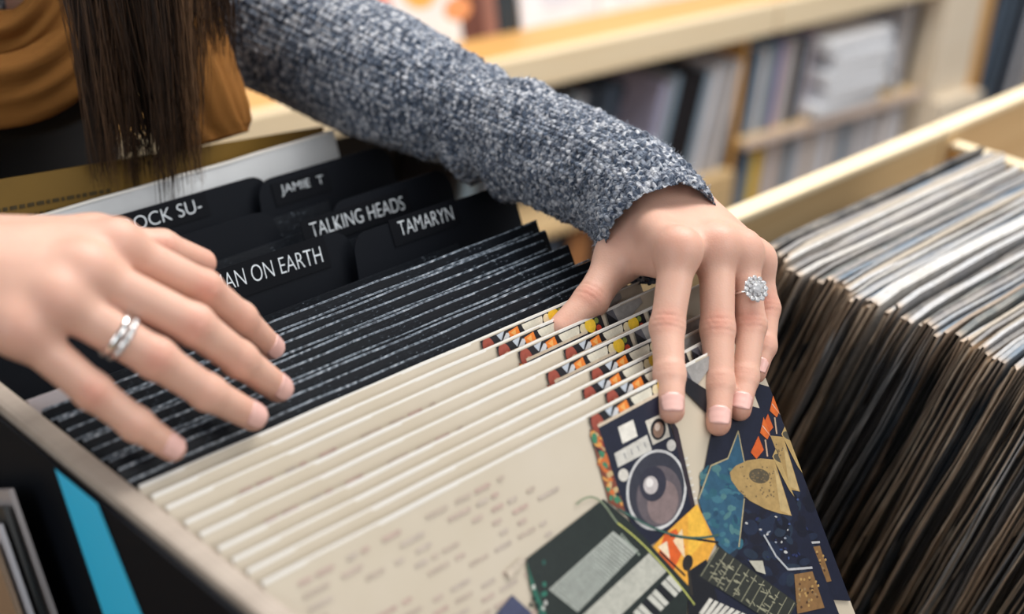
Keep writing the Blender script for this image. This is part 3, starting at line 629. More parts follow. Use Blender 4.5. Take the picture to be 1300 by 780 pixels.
# bottom row under the shelf board
row([('b', .022), ('s', .016), ('y', .024), ('y', .012), ('t', .016), ('w', .014), ('o', .012), ('w', .018), ('t', .014), ('s', .02), ('g', .016), ('w', .014), ('w', .02), ('t', .02), ('w', .03), ('w', .03), ('t', .012), ('w', .035), ('s', .012), ('g', .015), ('t', .014), ('w', .03), ('w', .04), ('w', .02), ('t', .016), ('w', .04), ('w', .024)], .562, -.984, .300, .03, R(3), 'in the bottom row under the white boxes', 'records in the bottom row', dh=.01, depth=.26)
row([('w', .03), ('s', .03), ('l', .022), ('k', .035), ('k', .04), ('b', .03), ('k', .03), ('o', .035), ('o', .02), ('k', .03), ('w', .02), ('s', .02)], -.12, -.984, .250, .03, R(4), 'in the bottom row left of the plinth', 'records left of the plinth', dh=.012, depth=.24)
# next bay to the right
row([('k', .02), ('b', .018), ('k', .022), ('b', .02), ('s', .015), ('k', .022), ('b', .02), ('k', .02), ('b', .03), ('w', .03), ('k', .02), ('w', .03)], 1.385, -.779, .30, .03, R(7), 'in the next bay beyond the pale post', 'records beyond the pale post', depth=.26)
for k in range(2): item(1.40 + .05 * k, 1.435 + .05 * k, -.984, -.80, .02, ((.02, .10, .42), (.60, .60, .60))[k], ('bright blue spine low', 'white spine low')[k] + ' in the bay beyond the pale post', None)
# covers displayed face-out in the tray
def shown(s0, s1, n, col, label, marks=(), h=.31, lean=R(14), t=.006):
    bm = bmesh.new(); slab(bm, s1 - s0, h, t, int(s0 * 999), .0002, 4, 4); o = fin('displayed_cover', bm, PLAIN); o.color = (*col, 1)
    o.location = SP(s0, n + math.sin(lean) * h, -.383 + math.cos(lean) * h); o.rotation_euler = (-lean, 0, SYAW)
    tag(o, label, 'record', 'covers displayed in the tray')
    if marks:
        a = Art()
        for mk in marks: a.ell((mk[0] * (s1 - s0), h - mk[1]), mk[2], mk[3], mk[4])
        link('cover_print', a.mesh('displayed_print', -t / 2 - .0003, 2e-5), None, o)
for k in range(6): pass
shown(-.52, -.262, .158, (.80, .78, .80), 'white displayed cover half hidden by the knitted sleeve', ((.8, .05, .03, .03, (.75, .2, .12)),))
shown(-.255, -.062, .156, (.84, .82, .82), 'white displayed cover with an orange disc and red corner', ((.60, .112, .042, .042, (.85, .46, .12)), (.13, .07, .030, .05, (.80, .30, .25)), (.98, .06, .03, .02, (.85, .35, .15)), (.3, .02, .05, .02, (.8, .7, .72))))
shown(-.058, -.012, .160, (.13, .05, .04), 'dark reddish narrow displayed case', t=.01); shown(-.009, .020, .160, (.30, .14, .11), 'rust brown narrow displayed case', t=.01); shown(.022, .068, .160, (.03, .04, .05), 'black narrow displayed case', t=.01)
shown(.073, .26, .156, (.82, .82, .88), 'white displayed cover just right of the dark cases', ((.5, .05, .05, .02, (.74, .76, .86)),)); shown(.264, .445, .156, (.84, .84, .88), 'white displayed cover third from the tray joint', ((.4, .04, .04, .015, (.70, .74, .86)),)); shown(.449, .63, .156, (.78, .80, .86), 'bluish white displayed cover near the tray joint'); shown(.634, .82, .156, (.80, .78, .74), 'plain white displayed cover right of the tray joint')

# ------------------------------------------------------------------ the person: signed-distance modelling of hands and body
def smin(a, b, k): h = np.maximum(k - np.abs(a - b), 0) / k; return np.minimum(a, b) - h * h * k * .25
def cone(P, a, b, ra, rb):
    ba = b - a; t = np.clip(((P - a) @ ba) / (ba @ ba), 0, 1); return np.linalg.norm(P - a - t[:, None] * ba, axis=1) - (ra + (rb - ra) * t)
def nets(fn, lo, hi, h, B=6):
    lo = np.array(lo); n = np.ceil((np.array(hi) - lo) / h / B).astype(int) * B
    nb = n // B; I = np.indices(nb).reshape(3, -1).T
    c = lo + (I * B + B / 2) * h; dc = fn(c); vol = np.ones(tuple(n), np.float32)
    vb = vol.reshape(nb[0], B, nb[1], B, nb[2], B); vb[:] = dc.reshape(*nb)[:, None, :, None, :, None]
    act = np.abs(dc) < B * h * .95 + h; A = I[act]
    loc = np.indices((B, B, B)).reshape(3, -1).T
    for s in range(0, len(A), 600):
        idx = (A[s:s + 600, None, :] * B + loc[None]).reshape(-1, 3); vol[idx[:, 0], idx[:, 1], idx[:, 2]] = fn(lo + idx * h)
    ins = vol < 0; s = np.zeros(tuple(n - 1), np.int8)
    for a in (0, 1):
        for b in (0, 1):
            for c_ in (0, 1): s += ins[a:n[0] - 1 + a, b:n[1] - 1 + b, c_:n[2] - 1 + c_]
    cell = np.argwhere((s > 0) & (s < 8)); ids = -np.ones(tuple(n - 1), np.int64); ids[tuple(cell.T)] = np.arange(len(cell))
    acc = np.zeros((len(cell), 3)); cnt = np.zeros(len(cell)); cor = np.array([(a, b, c_) for a in (0, 1) for b in (0, 1) for c_ in (0, 1)])
    val = [vol[tuple((cell + k).T)] for k in cor]
    for i in range(8):
        for j in range(i + 1, 8):
            if np.abs(cor[i] - cor[j]).sum() != 1: continue
            m = (val[i] < 0) != (val[j] < 0); t = val[i][m] / (val[i][m] - val[j][m]); acc[m] += cor[i] + t[:, None] * (cor[j] - cor[i]); cnt[m] += 1
    V = lo + (cell + acc / cnt[:, None]) * h; F = []
    for ax in range(3):
        e = np.zeros(3, int); e[ax] = 1; o1, o2 = [np.eye(3, dtype=int)[k] for k in range(3) if k != ax]
        sl0 = tuple(slice(0, n[k] - e[k]) for k in range(3)); sl1 = tuple(slice(e[k], n[k]) for k in range(3))
        E_ = np.argwhere(ins[sl0] != ins[sl1]); E_ = E_[(E_[:, (ax + 1) % 3] > 0) & (E_[:, (ax + 2) % 3] > 0)]
        E_ = E_[np.all(E_ < n - 1, axis=1)]
        flip = ins[tuple(E_.T)]
        q = np.stack([ids[tuple((E_ - o1 - o2).T)], ids[tuple((E_ - o2).T)], ids[tuple(E_.T)], ids[tuple((E_ - o1).T)]], 1)
        sgn = 1 if ax != 1 else -1
        flip = flip if sgn > 0 else ~flip
        q[~flip] = q[~flip][:, ::-1]; F.append(q)
    F = np.concatenate(F); F = F[(F >= 0).all(1)]
    return V, F
A3 = lambda v: np.array(v, float)
def DD(t): return A3(D(*t))
class Hand: pass
def build_hand(fing, rad, thumb, trad, bases, wrist, fore, extra, dors, flat=.0):
    H = Hand(); H.red = []; H.nails = []
    F = [[DD(p) for p in f] for f in fing]; T = [DD(p) for p in thumb]; Bs = [DD(p) for p in bases]; W_ = DD(wrist); E_ = A3(fore)
    palm = []
    for i in range(4): palm.append((Bs[i], F[i][0], .0135 if i < 3 else .0125, rad[i][0] * 1.0))
    pn = A3(dors)
    for i in range(3): palm.append(((Bs[i] + Bs[i + 1]) / 2 - pn * .005, (F[i][0] * .9 + F[i + 1][0] * .9 + (Bs[i] + Bs[i + 1]) * .1) / 2 - pn * .004, .013, .0095))
    palm.append((W_ - pn * .002, (Bs[1] + Bs[2]) / 2, .0215, .0165)); palm.append((T[0], T[1], .016, .0125))
    palm.append(((T[0] + Bs[0]) / 2 - pn * .004, (T[1] + F[0][0]) / 2 * .6 + (T[0] + Bs[0]) / 2 * .4 - pn * .004, .012, .008))
    palm.append((W_, W_ + (E_ - W_) * .35, .0235, .027))
    for a, b, ra, rb in extra: palm.append((DD(a), DD(b), ra, rb))
    chains = []
    for f, r in list(zip(F, rad)) + [(T[1:], trad)]:
        segs = [(f[k], f[k + 1], r[k], r[k + 1]) for k in range(len(f) - 1)]
        chains.append((segs, f, r))
    def fn(P):
        out = np.full(len(P), 1e3); pal_ = None
        for a, b, ra, rb in palm:
            d = cone(P, a, b, ra, rb); pal_ = d if pal_ is None else smin(pal_, d, .011)
        for ci, (segs, f, r) in enumerate(chains):
            d = None
            for a, b, ra, rb in segs:
                e = cone(P, a, b, ra, rb); d = e if d is None else smin(d, e, .003)
            for k in range(1, len(f) - 1):                      # joint swelling and dorsal creases
                ax = f[k + 1] - f[k - 1]; ax = ax / np.linalg.norm(ax); dn_ = pn - ax * (pn @ ax); dn_ /= np.linalg.norm(dn_)
                q = P - f[k]; s = q @ ax; up_ = np.clip((q @ dn_) / r[k], 0, 1); near = np.linalg.norm(q, axis=1) < .016
                sw = -.0003 * np.exp(-(s / .006) ** 2)
                am = (.0006 if k == 1 else .0004); g = 0
                for s0 in ((-.0028, 0, .003) if k == 1 else (-.001, .0012)): g = g + am * np.exp(-((s - s0) / .0007) ** 2)
                d = d + np.where(near, sw + g * up_, 0)
            out = np.minimum(out, smin(pal_, d, .0085 if ci < 4 else .012)) if ci == 0 else smin(out, smin(pal_, d, .0085 if ci < 4 else .012), .0012)
        for i in range(4):                                        # knuckle heads
            d = np.linalg.norm(P - (F[i][0] + pn * .0014), axis=1) - rad[i][0] * .90; out = smin(out, d, .010)
        return out
    H.fn = fn; allp = np.array([p for f in F for p in f] + T + Bs + [W_, W_ + (E_ - W_) * .35]); H.lo, H.hi = allp.min(0) - .034, allp.max(0) + .034
    for f, r in list(zip(F, rad)) + [(T[1:], trad)]:
        H.red += [(f[0] + pn * r[0], .010, .22), (f[1] + pn * r[1], .007, .6), (f[-2] + pn * r[-2], .006, .22), (f[-1], .0095, .42)]
        ax = f[-1] - f[-2]; ax /= np.linalg.norm(ax); H.nails.append((f[-1], ax, r[-1], r[-2]))
    H.pn = pn; H.F = F; H.T = T; return H
camdir = lambda p: (A3(CAM) - p) / np.linalg.norm(A3(CAM) - p)
Lf = [[(862, 318, .778), (847, 415, .763), (850, 476, .750), (853, 522, .7405)],
      [(910, 314, .800), (911, 418, .786), (913, 488, .774), (912, 538, .7635)],
      [(941, 320, .812), (953, 413, .801), (945, 480, .788), (939, 520, .778)],
      [(960, 332, .830), (973, 392, .826), (970, 440, .815), (960, 474, .806)]]
Lr = [(.0100, .0088, .0079, .0066), (.0102, .0090, .0079, .0066), (.0095, .0084, .0074, .0063), (.0085, .0074, .0066, .0056)]
lw = (838, 266, .852); lfore = D(705, 195, .915)
pL = A3(D(885, 290, .8)); dl = camdir(pL) * .8 + A3((0.1, .1, .5)); dl /= np.linalg.norm(dl)
HL = build_hand(Lf, Lr, [(822, 272, .846), (788, 322, .826), (750, 382, .806), (712, 417, .796)], (.0112, .0096, .0075),
                [(806, 272, .842), (832, 262, .846), (858, 262, .850), (880, 272, .856)], lw, lfore, [((795, 330, .824), (842, 336, .790), .0065, .0075)], dl)
Rf = [[(146, 312, .668), (260, 366, .684), (306, 404, .704), (344, 441, .727)],
      [(106, 345, .650), (246, 413, .662), (304, 457, .680), (353, 493, .703)],
      [(70, 380, .642), (198, 455, .651), (264, 499, .664), (321, 529, .681)],
      [(25, 418, .640), (118, 497, .645), (173, 539, .653), (219, 569, .663)]]
Rr = [(.0098, .0080, .0074, .0064), (.0104, .0093, .0083, .0070), (.0100, .0090, .0080, .0068), (.0092, .0080, .0073, .0062)]
rw = (-75, 352, .672); relb = D(-420, 250, .90); 
pR = A3(D(60, 340, .65)); dr = camdir(pR); 
HR = build_hand(Rf, Rr, [(-20, 320, .695), (120, 310, .700), (205, 316, .712), (256, 334, .724)], (.0110, .0088, .0072),
                [(-62, 324, .672), (-70, 346, .664), (-76, 372, .664), (-78, 402, .668)], rw, relb, [((60, 324, .676), (130, 322, .676), .0095, .009)], dr)
V1, F1 = nets(HL.fn, HL.lo, HL.hi, .0011); V2, F2 = nets(HR.fn, HR.lo, HR.hi, .0011)
# rest of the body, coarser, hidden by clothes or outside the view
lsh, rsh, neck = DD((250, -25, 1.17)), DD((-230, 30, 1.06)), DD((20, -70, 1.16))
lel = DD((560, 133, .99)); hip = A3((neck[0] + .10, neck[1] + .38, -.06)); head = neck + A3((-.05, -.07, .17))
fwd = A3((-.45, -.75, -.45)); fwd /= np.linalg.norm(fwd)
upv = A3((0, 0, 1)) - fwd * fwd[2]; upv /= np.linalg.norm(upv); sdv = np.cross(fwd, upv)
hp = [hip + A3((.09, 0, -.04)), hip + A3((-.09, 0, -.04))]
bodyp = [(lsh, DD((330, 22, 1.12)), .040, .034), (DD((330, 22, 1.12)), DD((448, 80, 1.055)), .034, .030), (DD((448, 80, 1.055)), DD((545, 124, 1.0)), .030, .026), (DD((545, 124, 1.0)), DD((705, 197, .915)), .025, .024), (DD((705, 197, .915)), DD(lw), .024, .0225), (rsh, A3(relb), .046, .037), (A3(relb), DD(rw), .037, .0235),
         (lsh, neck, .055, .06), (rsh, neck, .055, .06), (neck, hip, .105, .125), ((lsh * .7 + neck * .3), hip, .06, .09), ((rsh * .7 + neck * .3), hip, .06, .09), (neck, head, .052, .05)]
for h_ in hp:
    ft = A3((h_[0], h_[1] - .02, FZ + .05)); kn = (h_ + ft) / 2 + A3((0, -.02, 0)); bodyp += [(hip, h_, .11, .09), (h_, kn, .085, .055), (kn, ft, .055, .036), (ft, ft + A3((0, -.14, -.015)), .036, .028)]
def bodyf(P):
    d = None
    for a, b, ra, rb in bodyp:
        e = cone(P, a, b, ra, rb); d = e if d is None else smin(d, e, .02)
    q = P - head; hx, hy, hz = q @ sdv, q @ fwd, q @ upv
    e = (np.sqrt((hx / .074) ** 2 + (hy / .092) ** 2 + (hz / .108) ** 2) - 1) * .074; d = smin(d, e, .02)
    for c, r in ((fwd * .095 - upv * .015, .012), (fwd * .085 - upv * .06, .018), (fwd * .075 - upv * .085, .02), (sdv * .075 - upv * .015, .015), (-sdv * .075 - upv * .015, .015)):
        d = smin(d, np.linalg.norm(q - c, axis=1) - r, .012)
    for sg in (-1, 1): d = -smin(-d, np.linalg.norm(q - (fwd * .098 + sdv * sg * .03 + upv * .012), axis=1) - .012, .01)
    return d
ap = np.array([p for t in bodyp for p in t[:2]] + [head]); V3, F3 = nets(bodyf, ap.min(0) - .16, ap.max(0) + .16, .007)
person = tag(empty('person', (hip[0], hip[1], FZ)), 'person in a blue-grey knitted jumper and mustard scarf leafing through the record sleeves', 'person')
V = np.concatenate([V1, V2, V3]); F = np.concatenate([F1, F2 + len(V1), F3 + len(V1) + len(V2)])
base = A3(person.location)
bo = pyd('body', V - base, F.tolist(), SKIN, person, True)
redv = np.zeros(len(V)); 
for c, r, a in HL.red + HR.red: redv = np.maximum(redv, a * np.exp(-((V - c) ** 2).sum(1) / r ** 2))
ca = bo.data.color_attributes.new('Col', 'FLOAT_COLOR', 'POINT'); ca.data.foreach_set('color', np.stack([redv, redv, redv, np.ones_like(redv)], 1).astype(np.float32).ravel())
bm = bmesh.new(); bm.from_mesh(bo.data); bmesh.ops.recalc_face_normals(bm, faces=bm.faces); 
for _ in range(1): bmesh.ops.smooth_vert(bm, verts=bm.verts, factor=.35, use_axis_x=True, use_axis_y=True, use_axis_z=True)
bm.to_mesh(bo.data); bm.free(); bo.data.polygons.foreach_set('use_smooth', [True] * len(bo.data.polygons))
# fingernails
def nail(tip, ax, r0, r1, dors, H):
    dn_ = dors - ax * (dors @ ax); dn_ /= np.linalg.norm(dn_); sd = np.cross(ax, dn_)
    bm = bmesh.new(); g = []
    L, Wd = r0 * 1.55, R(58)
    for s in range(2):
        rows = []
        for i in range(9):
            u = i / 8; x = -.0038 + L * u - .0018; row_ = []
            wd = Wd * (.80 + .2 * math.sin(math.pi * min(1, u * .7 + .2))) * (1 if u < .8 else math.sqrt(max(.15, 1 - ((u - .8) / .21) ** 2)))
            if u < .2: wd *= math.sqrt(max(.2, 1 - ((.2 - u) / .21) ** 2))
            for k in range(9):
                th = wd * (k / 4 - 1)
                # march to the surface from outside along this direction
                dirv = dn_ * math.cos(th) + sd * math.sin(th); o_ = tip + ax * (x - .0015)
                ts = np.linspace(.002, r0 * 1.9, 40); dd = H.fn(o_ + dirv * ts[:, None]); j = np.argmax(dd > 0); rr = ts[j] if dd[j] > 0 else r0
                rr = rr + (.00028 if s == 0 else -.0006) + (.0004 * max(0, u - .75) * 4 if s == 0 else 0)
                row_.append(bm.verts.new(o_ + dirv * rr - base))
            rows.append(row_)
        g.append(rows)
    for i in range(8):
        for k in range(8):
            bm.faces.new((g[0][i][k], g[0][i][k + 1], g[0][i + 1][k + 1], g[0][i + 1][k])); bm.faces.new((g[1][i][k], g[1][i + 1][k], g[1][i + 1][k + 1], g[1][i][k + 1]))
    for i in range(8):
        for k in (0, 8): bm.faces.new((g[0][i][k], g[0][i + 1][k], g[1][i + 1][k], g[1][i][k]))
        for k in (0, 8): bm.faces.new((g[0][k][i], g[0][k][i + 1], g[1][k][i + 1], g[1][k][i]))
    bmesh.ops.recalc_face_normals(bm, faces=bm.faces); fin('fingernail', bm, NAIL, person, True)
for H in (HL, HR):
    for (tip, ax, r0, r1) in H.nails[:4]: nail(tip, ax, r0, r1, camdir(tip) * .75 + A3((.0, -.1, .35)), H)
# rings
def band(name, c, ax, r, wd, th, m, parent, n=48):
    ax = Vector(ax).normalized(); e1 = ax.orthogonal().normalized(); e2 = ax.cross(e1); bm = bmesh.new(); prof = [(r, -wd / 2), (r + th * .8, -wd / 2 * .9), (r + th, 0), (r + th * .8, wd / 2 * .9), (r, wd / 2)]
    rg = [[bm.verts.new(Vector(c) + (e1 * math.cos(2 * math.pi * k / n) + e2 * math.sin(2 * math.pi * k / n)) * rr + ax * x) for rr, x in prof] for k in range(n)]
    for k in range(n):
        for j in range(5): bm.faces.new((rg[k][j], rg[(k + 1) % n][j], rg[(k + 1) % n][(j + 1) % 5], rg[k][(j + 1) % 5]))
    bmesh.ops.recalc_face_normals(bm, faces=bm.faces); return fin(name, bm, m, parent, True)
def gem(bm, c, nrm, r, seg=8):
    nrm = Vector(nrm).normalized(); e1 = nrm.orthogonal().normalized(); e2 = nrm.cross(e1); c = Vector(c)
    ring_ = lambda rr, h, o: [bm.verts.new(c + (e1 * math.cos(2 * math.pi * (k + o) / seg) + e2 * math.sin(2 * math.pi * (k + o) / seg)) * rr + nrm * h) for k in range(seg)]
    a, b, d = ring_(r * .55, r * .55, .5), ring_(r, r * .2, 0), bm.verts.new(c - nrm * r * .6)
    bm.faces.new(a)
    for k in range(seg):
        bm.faces.new((a[k], b[k], b[(k + 1) % seg])); bm.faces.new((a[k], b[(k + 1) % seg], a[(k + 1) % seg])); bm.faces.new((b[k], d, b[(k + 1) % seg]))
# right hand: wide double band on the ring finger
f = HR.F[2]; a, b = Vector(f[0]), Vector(f[1]); t = .62; c = a.lerp(b, t); ax = (b - a).normalized()
ring1 = tag(empty('finger_ring', c), 'wide silver ring in two bands on the left-hand finger near the dividers', 'ring')
rr = .0100
band('band', ax * -.0017, ax, rr, .0032, .0010, SILVER, ring1); band('band', ax * .0020, ax, rr, .0028, .0009, SILVER, ring1)
bm = bmesh.new(); e1 = Vector(camdir(A3(c))); e1 = (e1 - ax * e1.dot(ax)).normalized(); e2 = ax.cross(e1)
for k in range(-3, 4):
    th = k * .28 - .2; gem(bm, (e1 * math.cos(th) + e2 * math.sin(th)) * (rr + .0009) + ax * .0020, e1 * math.cos(th) + e2 * math.sin(th), .0013)
fin('pave_stone', bm, STONE, ring1)
# left hand: cluster ring
f = HL.F[2]; a, b = Vector(f[0]), Vector(f[1]); c = a.lerp(b, .60); ax = (b - a).normalized()
ring2 = tag(empty('finger_ring', c), 'slim silver ring with a round clear-stone cluster on the hand over the collage', 'ring')
rr = .0093; band('band', (0, 0, 0), ax, rr, .0018, .0009, SILVER, ring2)
e1 = Vector(camdir(A3(c))); e1 = (e1 - ax * e1.dot(ax)).normalized(); e2 = ax.cross(e1); 
top = e1 * .93 + e2 * (.42 if e2.dot(CR) > 0 else -.42); top.normalize(); s1 = ax; s2 = top.cross(s1).normalized(); cc = top * (rr + .0022)
bm = bmesh.new(); r_ = bmesh.ops.create_cone(bm, cap_ends=True, segments=24, radius1=.0042, radius2=.0066, depth=.0022); rot = top.to_track_quat('Z', 'Y').to_matrix()
for v in bm.verts: v.co = cc + rot @ v.co
fin('setting', bm, SILVER, ring2)
bm = bmesh.new(); gem(bm, cc + top * .0026, top, .0030, 10); fin('center_stone', bm, STONE, ring2)
bm = bmesh.new()
for k in range(12):
    th = 2 * math.pi * k / 12; gem(bm, cc + top * .0014 + (s1 * math.cos(th) * 1.12 + s2 * math.sin(th)) * .0056, top, .0015, 7)
for k in range(8):
    th = 2 * math.pi * (k + .5) / 8; gem(bm, cc + top * .002 + (s1 * math.cos(th) + s2 * math.sin(th)) * .0036, top, .0012, 6)
fin('halo_stone', bm, STONE, ring2)

# ------------------------------------------------------------------ knitted sleeve (the near arm)
def loft(path, nU, nV, disp, flat=None):
    P = spline(path, nU); rings = []; nrm = None; out = []
    cen = [Vector(p[:3]) for p in P]; ln = 0
    for i in range(nU):
        t = (cen[min(i + 1, nU - 1)] - cen[max(0, i - 1)]).normalized()
        if nrm is None: nrm = (Vector((0, 0, 1)) - t * t.z).normalized()
        nrm = (nrm - t * nrm.dot(t)).normalized(); b = t.cross(nrm)
        if i: ln += (cen[i] - cen[i - 1]).length
        ring_ = []
        for k in range(nV):
            th = 2 * math.pi * k / nV; r = P[i][3] + disp(i / (nU - 1), th, ln)
            ring_.append(cen[i] + (nrm * math.cos(th) + b * math.sin(th)) * r)
        rings.append((ring_, ln))
    return rings
arm_px = [(840, 300, .826, 79), (800, 244, .862, 75), (705, 197, .915, 71), (600, 152, .972, 67), (545, 124, 1.0, 74), (448, 80, 1.055, 83), (330, 22, 1.12, 88), (240, -25, 1.17, 92), (150, -60, 1.19, 96)]
path = [(*D(x, y, d), r * d / FPX) for x, y, d, r in arm_px]
STITCH = rng.random((400, 58))
def sdisp(u, th, ln):
    d = .0011 * math.sin(23 * u + 2 * th) + .0012 * math.sin(9 * th + 40 * u) * .5
    for c, a, ph in ((.30, .0075, 0), (.335, -.0085, .5), (.365, .0075, .8), (.40, -.007, 1.1), (.45, .005, .4), (.22, .0016, 2), (.13, .002, 1.2)):
        d += a * math.exp(-((u - c - .012 * math.sin(th + ph)) / .013) ** 2) * (.55 + .45 * math.cos(th - 2.2))
    if u < .012: d -= .0016
    col = th / (2 * math.pi) * 58; row_ = ln / .0050 + .5 * (int(col) % 2) + .35 * abs((col % 1) - .5); a = STITCH[int(row_) % 400, int(col) % 58]
    d += (.0005 + .0016 * a) * math.sin(math.pi * (col % 1)) ** .7 * math.sin(math.pi * (row_ % 1)) ** .7 - .0008    # single stitches
    return d
nU, nV = 560, 348
rings = loft(path, nU, nV, sdisp)
bm = bmesh.new(); uvl = bm.loops.layers.uv.new('UVMap')
vv = [[bm.verts.new(p - Vector(base)) for p in rg] for rg, _ in rings]; circ = .26
inner = [bm.verts.new(Vector(path[0][:3]) + (p - Vector(path[0][:3])) * .93 + (Vector(path[1][:3]) - Vector(path[0][:3])).normalized() * .012 - Vector(base)) for p in rings[0][0]]
for i in range(nU - 1):
    for k in range(nV):
        f = bm.faces.new((vv[i][k], vv[i][(k + 1) % nV], vv[i + 1][(k + 1) % nV], vv[i + 1][k])); f.smooth = True
        for l, (ii, kk) in zip(f.loops, ((i, k), (i, k + 1), (i + 1, k + 1), (i + 1, k))): l[uvl].uv = (kk / nV * circ, rings[ii][1])
for k in range(nV):
    f = bm.faces.new((vv[0][k], inner[k], inner[(k + 1) % nV], vv[0][(k + 1) % nV])); f.smooth = True
    for l, q in zip(f.loops, ((k, 0), (k, -.01), (k + 1, -.01), (k + 1, 0))): l[uvl].uv = (q[0] / nV * circ, q[1])
bmesh.ops.recalc_face_normals(bm, faces=bm.faces)
slv = fin('sweater_sleeve', bm, KNIT, person, True); slv['label'] = 'marled blue-grey knitted sleeve'
# wool fuzz
bm = bmesh.new()
for _ in range(9000):
    i = random.randint(2, int(nU * .8)); k = random.randrange(nV); p = rings[i][0][k]; c = Vector([sum(q[j] for q in rings[i][0][::46]) / 6 for j in range(3)])
    n_ = (p - c).normalized(); t = Vector((random.gauss(0, 1), random.gauss(0, 1), random.gauss(0, 1))).normalized(); L = random.uniform(.0012, .0042); q = p + (n_ * .8 + t * .75).normalized() * L; sd = n_.cross(t).normalized() * .00009
    m_ = p + (n_ * .9 + t * .25).normalized() * L * .5
    a, b, c_, d_, e_ = [bm.verts.new(x - Vector(base)) for x in (p - sd, p + sd, m_ + sd, m_ - sd, q)]
    bm.faces.new((a, b, c_, d_)); bm.faces.new((d_, c_, e_))
fz = fin('wool_fuzz', bm, FUZZ, person); fz['kind'] = 'stuff'
# sweater torso, far sleeve and trousers
def clothf(prs, k=.03):
    def g(P):
        d = None
        for a, b, ra, rb in prs:
            e = cone(P, a, b, ra, rb); d = e if d is None else smin(d, e, k)
        return d
    return g
tp = [(neck + A3((0, .03, -.03)), hip, .122, .142), ((lsh * .6 + neck * .4), hip, .06, .10), ((rsh * .6 + neck * .4), hip, .06, .10)]  # torso kept dark in place of shadow under the head
sw = [(rsh, neck * .55 + rsh * .45, .07, .07), (lsh, neck * .55 + lsh * .45, .07, .07), ((lsh * .85 + neck * .15), hip + (lsh - neck) * .35, .066, .085), ((rsh * .85 + neck * .15), hip + (rsh - neck) * .35, .066, .085), (rsh, A3(relb), .06, .05), (A3(relb), A3(relb) * .35 + DD(rw) * .65, .05, .042), (lsh, lsh * .6 + lel * .4, .06, .036)]
for nm_, pr_, m_ in (('shade_dark_top', tp, DKNIT), ('sweater', sw, KNIT3)):
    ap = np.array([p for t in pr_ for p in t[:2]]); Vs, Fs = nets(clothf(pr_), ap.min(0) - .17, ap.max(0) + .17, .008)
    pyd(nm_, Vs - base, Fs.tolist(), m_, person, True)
tr = [(a, b, ra + .012, rb + .014) for a, b, ra, rb in bodyp[13:] if b[1] > a[1] - .1]
ap = np.array([p for t in tr for p in t[:2]]); Vs, Fs = nets(clothf(tr), ap.min(0) - .15, ap.max(0) + .15, .01)
pyd('trousers', Vs - base, Fs.tolist(), JEANS, person, True)
# scarf
def uvtube(name, path, nU, nV, disp, m, squash=None):
    rg = loft(path, nU, nV, disp); bm = bmesh.new(); uvl = bm.loops.layers.uv.new('UVMap'); vs = []
    for i, (r_, l) in enumerate(rg):
        if squash:
            c = sum(r_, Vector()) / len(r_); ax, fac = squash; r_ = [p - ax * ((p - c).dot(ax)) * (1 - fac) for p in r_]
        vs.append([bm.verts.new(p - Vector(base)) for p in r_])
    for i in range(nU - 1):
        for k in range(nV):
            f = bm.faces.new((vs[i][k], vs[i][(k + 1) % nV], vs[i + 1][(k + 1) % nV], vs[i + 1][k])); f.smooth = True
            for l, (ii, kk) in zip(f.loops, ((i, k), (i, k + 1), (i + 1, k + 1), (i + 1, k))): l[uvl].uv = (kk / nV * .3, rg[ii][1])
    bm.faces.new(vs[0]); bm.faces.new(vs[-1]); bmesh.ops.recalc_face_normals(bm, faces=bm.faces)
    return bm
def join(name, bms, m, parent):
    o = bmesh.new(); me = bpy.data.meshes.new('tmp')
    for b in bms: b.to_mesh(me); b.free(); o.from_mesh(me)
    bpy.data.meshes.remove(me); r = fin(name, o, m, parent, True); return r
fold = lambda amp, fr: (lambda u, th, ln: amp * math.sin(fr * th + 5 * u) + amp * .6 * math.sin((fr * 2 + 1) * th + 11 * u))
scl = [[(170, -160, 1.10, 40), (130, -20, 1.06, 44), (92, 70, 1.03, 42), (10, 112, 1.02, 44), (-110, 90, 1.03, 46), (-210, 0, 1.06, 50), (-240, -140, 1.10, 40)],
       [(150, -200, 1.08, 34), (96, -60, 1.05, 34), (60, 20, 1.03, 30), (5, 52, 1.03, 32), (-90, 30, 1.04, 34), (-180, -60, 1.06, 40), (-200, -200, 1.10, 36)]]
bms = [uvtube('s', [(*D(x, y, d), r * d / FPX) for x, y, d, r in pth], 70, 48, fold(.0035, 4), SCARF) for pth in scl]
tail = [(200, -120, 1.03, 40), (222, 0, 1.02, 42), (238, 70, 1.01, 46), (252, 130, 1.0, 52), (260, 165, 1.0, 53), (265, 181, 1.0, 48)]
vd = Vector(camdir(DD((250, 60, 1.02))))
bms.append(uvtube('s', [(*D(x, y, d), r * d / FPX) for x, y, d, r in tail], 60, 64, fold(.0028, 6), SCARF, (vd, .42)))
join('scarf', bms, SCARF, person)
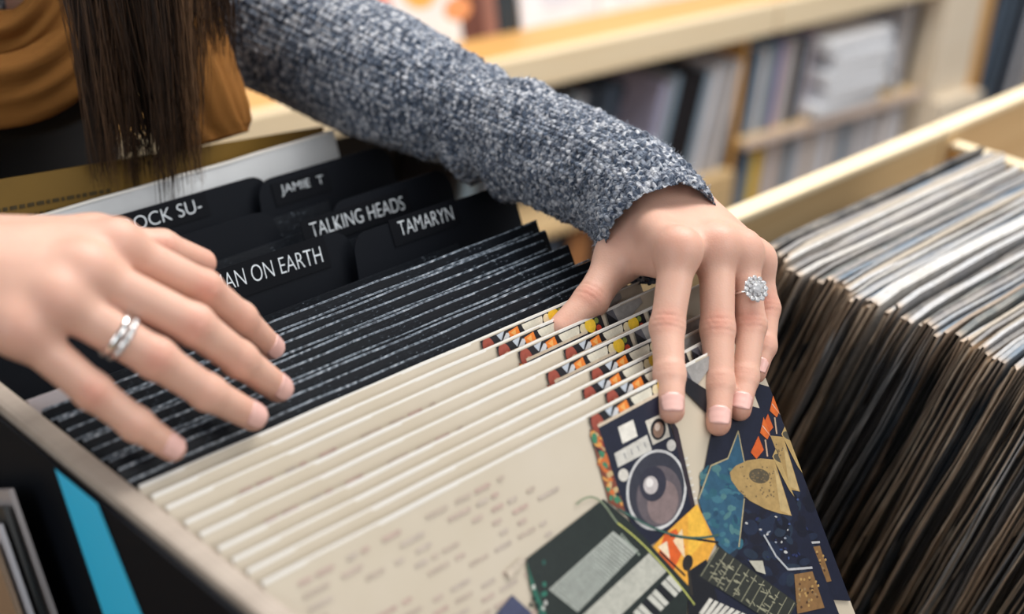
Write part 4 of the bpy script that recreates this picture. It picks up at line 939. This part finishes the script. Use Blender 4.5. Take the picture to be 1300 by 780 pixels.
# hair: a scalp mass and hanging strands
hb = bmesh.new(); cl = hb.loops.layers.float_color.new('Col')
def strand(p_tip, up_len, wig, w0, col):
    n = 16; pts = []; ph = random.uniform(0, 6.3); am = random.uniform(.002, .007)
    for i in range(n):
        u = i / (n - 1); z = p_tip.z + up_len * u
        x = p_tip.x + wig * u + am * math.sin(4.5 * u + ph) ; y_ = p_tip.y + am * .6 * math.cos(4 * u + ph) + .01 * u
        pts.append(Vector((x, y_, z)))
    v = []
    sx = Vector((.70, -.71, 0)); sy = Vector((.6, .6, 0))
    for i, p in enumerate(pts):
        ww = w0 * min(1, .25 + i / 4); v.append([hb.verts.new(p - Vector(base) + o_) for o_ in (sx * ww, sy * ww * .7, -sx * ww)])
    for i in range(n - 1):
        for k in range(3):
            f = hb.faces.new((v[i][k], v[i][(k + 1) % 3], v[i + 1][(k + 1) % 3], v[i + 1][k])); f.smooth = True
            for l in f.loops: l[cl] = (*col, 1)
hc = [(.020, .012, .008), (.040, .022, .013), (.085, .045, .024), (.16, .085, .042), (.30, .17, .09)]
SX = Vector((.70, -.71, 0))
for c_ in range(92):
    g = random.random()
    if g < .09: px = random.gauss(124, 6); py = random.uniform(120, 225)
    elif g < .36: px = random.gauss(156, 14); py = random.gauss(215, 20)
    elif g < .74: px = random.gauss(200, 24); py = random.gauss(205, 26)
    elif g < .88: px = random.gauss(238, 14); py = random.uniform(90, 215)
    else: px = random.gauss(276, 12); py = random.uniform(10, 110)
    tone = .1 + .45 * math.sin(px * .13) + .25 * math.sin(px * .045 + 2) + random.uniform(-.35, .4); dd = random.uniform(.950, .995); wg = random.uniform(-.014, .010)
    for _ in range(random.randint(10, 26)):
        p_ = D(px + random.gauss(0, 2.2), py - abs(random.gauss(0, 22)) + 8, dd + random.gauss(0, .004))
        strand(p_, random.uniform(.24, .30), wg + random.gauss(0, .011), random.uniform(.00016, .00042), hc[int(min(4, max(0, 1.5 + 1.9 * tone + random.uniform(-.7, .7))))])
    if random.random() < .3:
        for _ in range(2): strand(D(px + random.gauss(0, 9), py + random.uniform(8, 40), dd), .28, random.uniform(-.02, .02), .00014, hc[2])
hr = fin('hair', hb, HAIR, person); hr['kind'] = 'stuff'; hr['label'] = 'long brown hair hanging down in loose strands'
hb2 = bmesh.new(); r_ = bmesh.ops.create_uvsphere(hb2, u_segments=32, v_segments=20, radius=1); cl2 = hb2.loops.layers.float_color.new('Col')
for v in hb2.verts:
    q = v.co.copy(); v.co = Vector(head + sdv * q.x * .088 + fwd * (q.y * .10 - .022) + upv * (q.z * .118 + .012)) - Vector(base)
for f in hb2.faces:
    f.smooth = True
    for l in f.loops: l[cl2] = (.03, .017, .01, 1)
fin('hair_cap', hb2, HAIR, person)
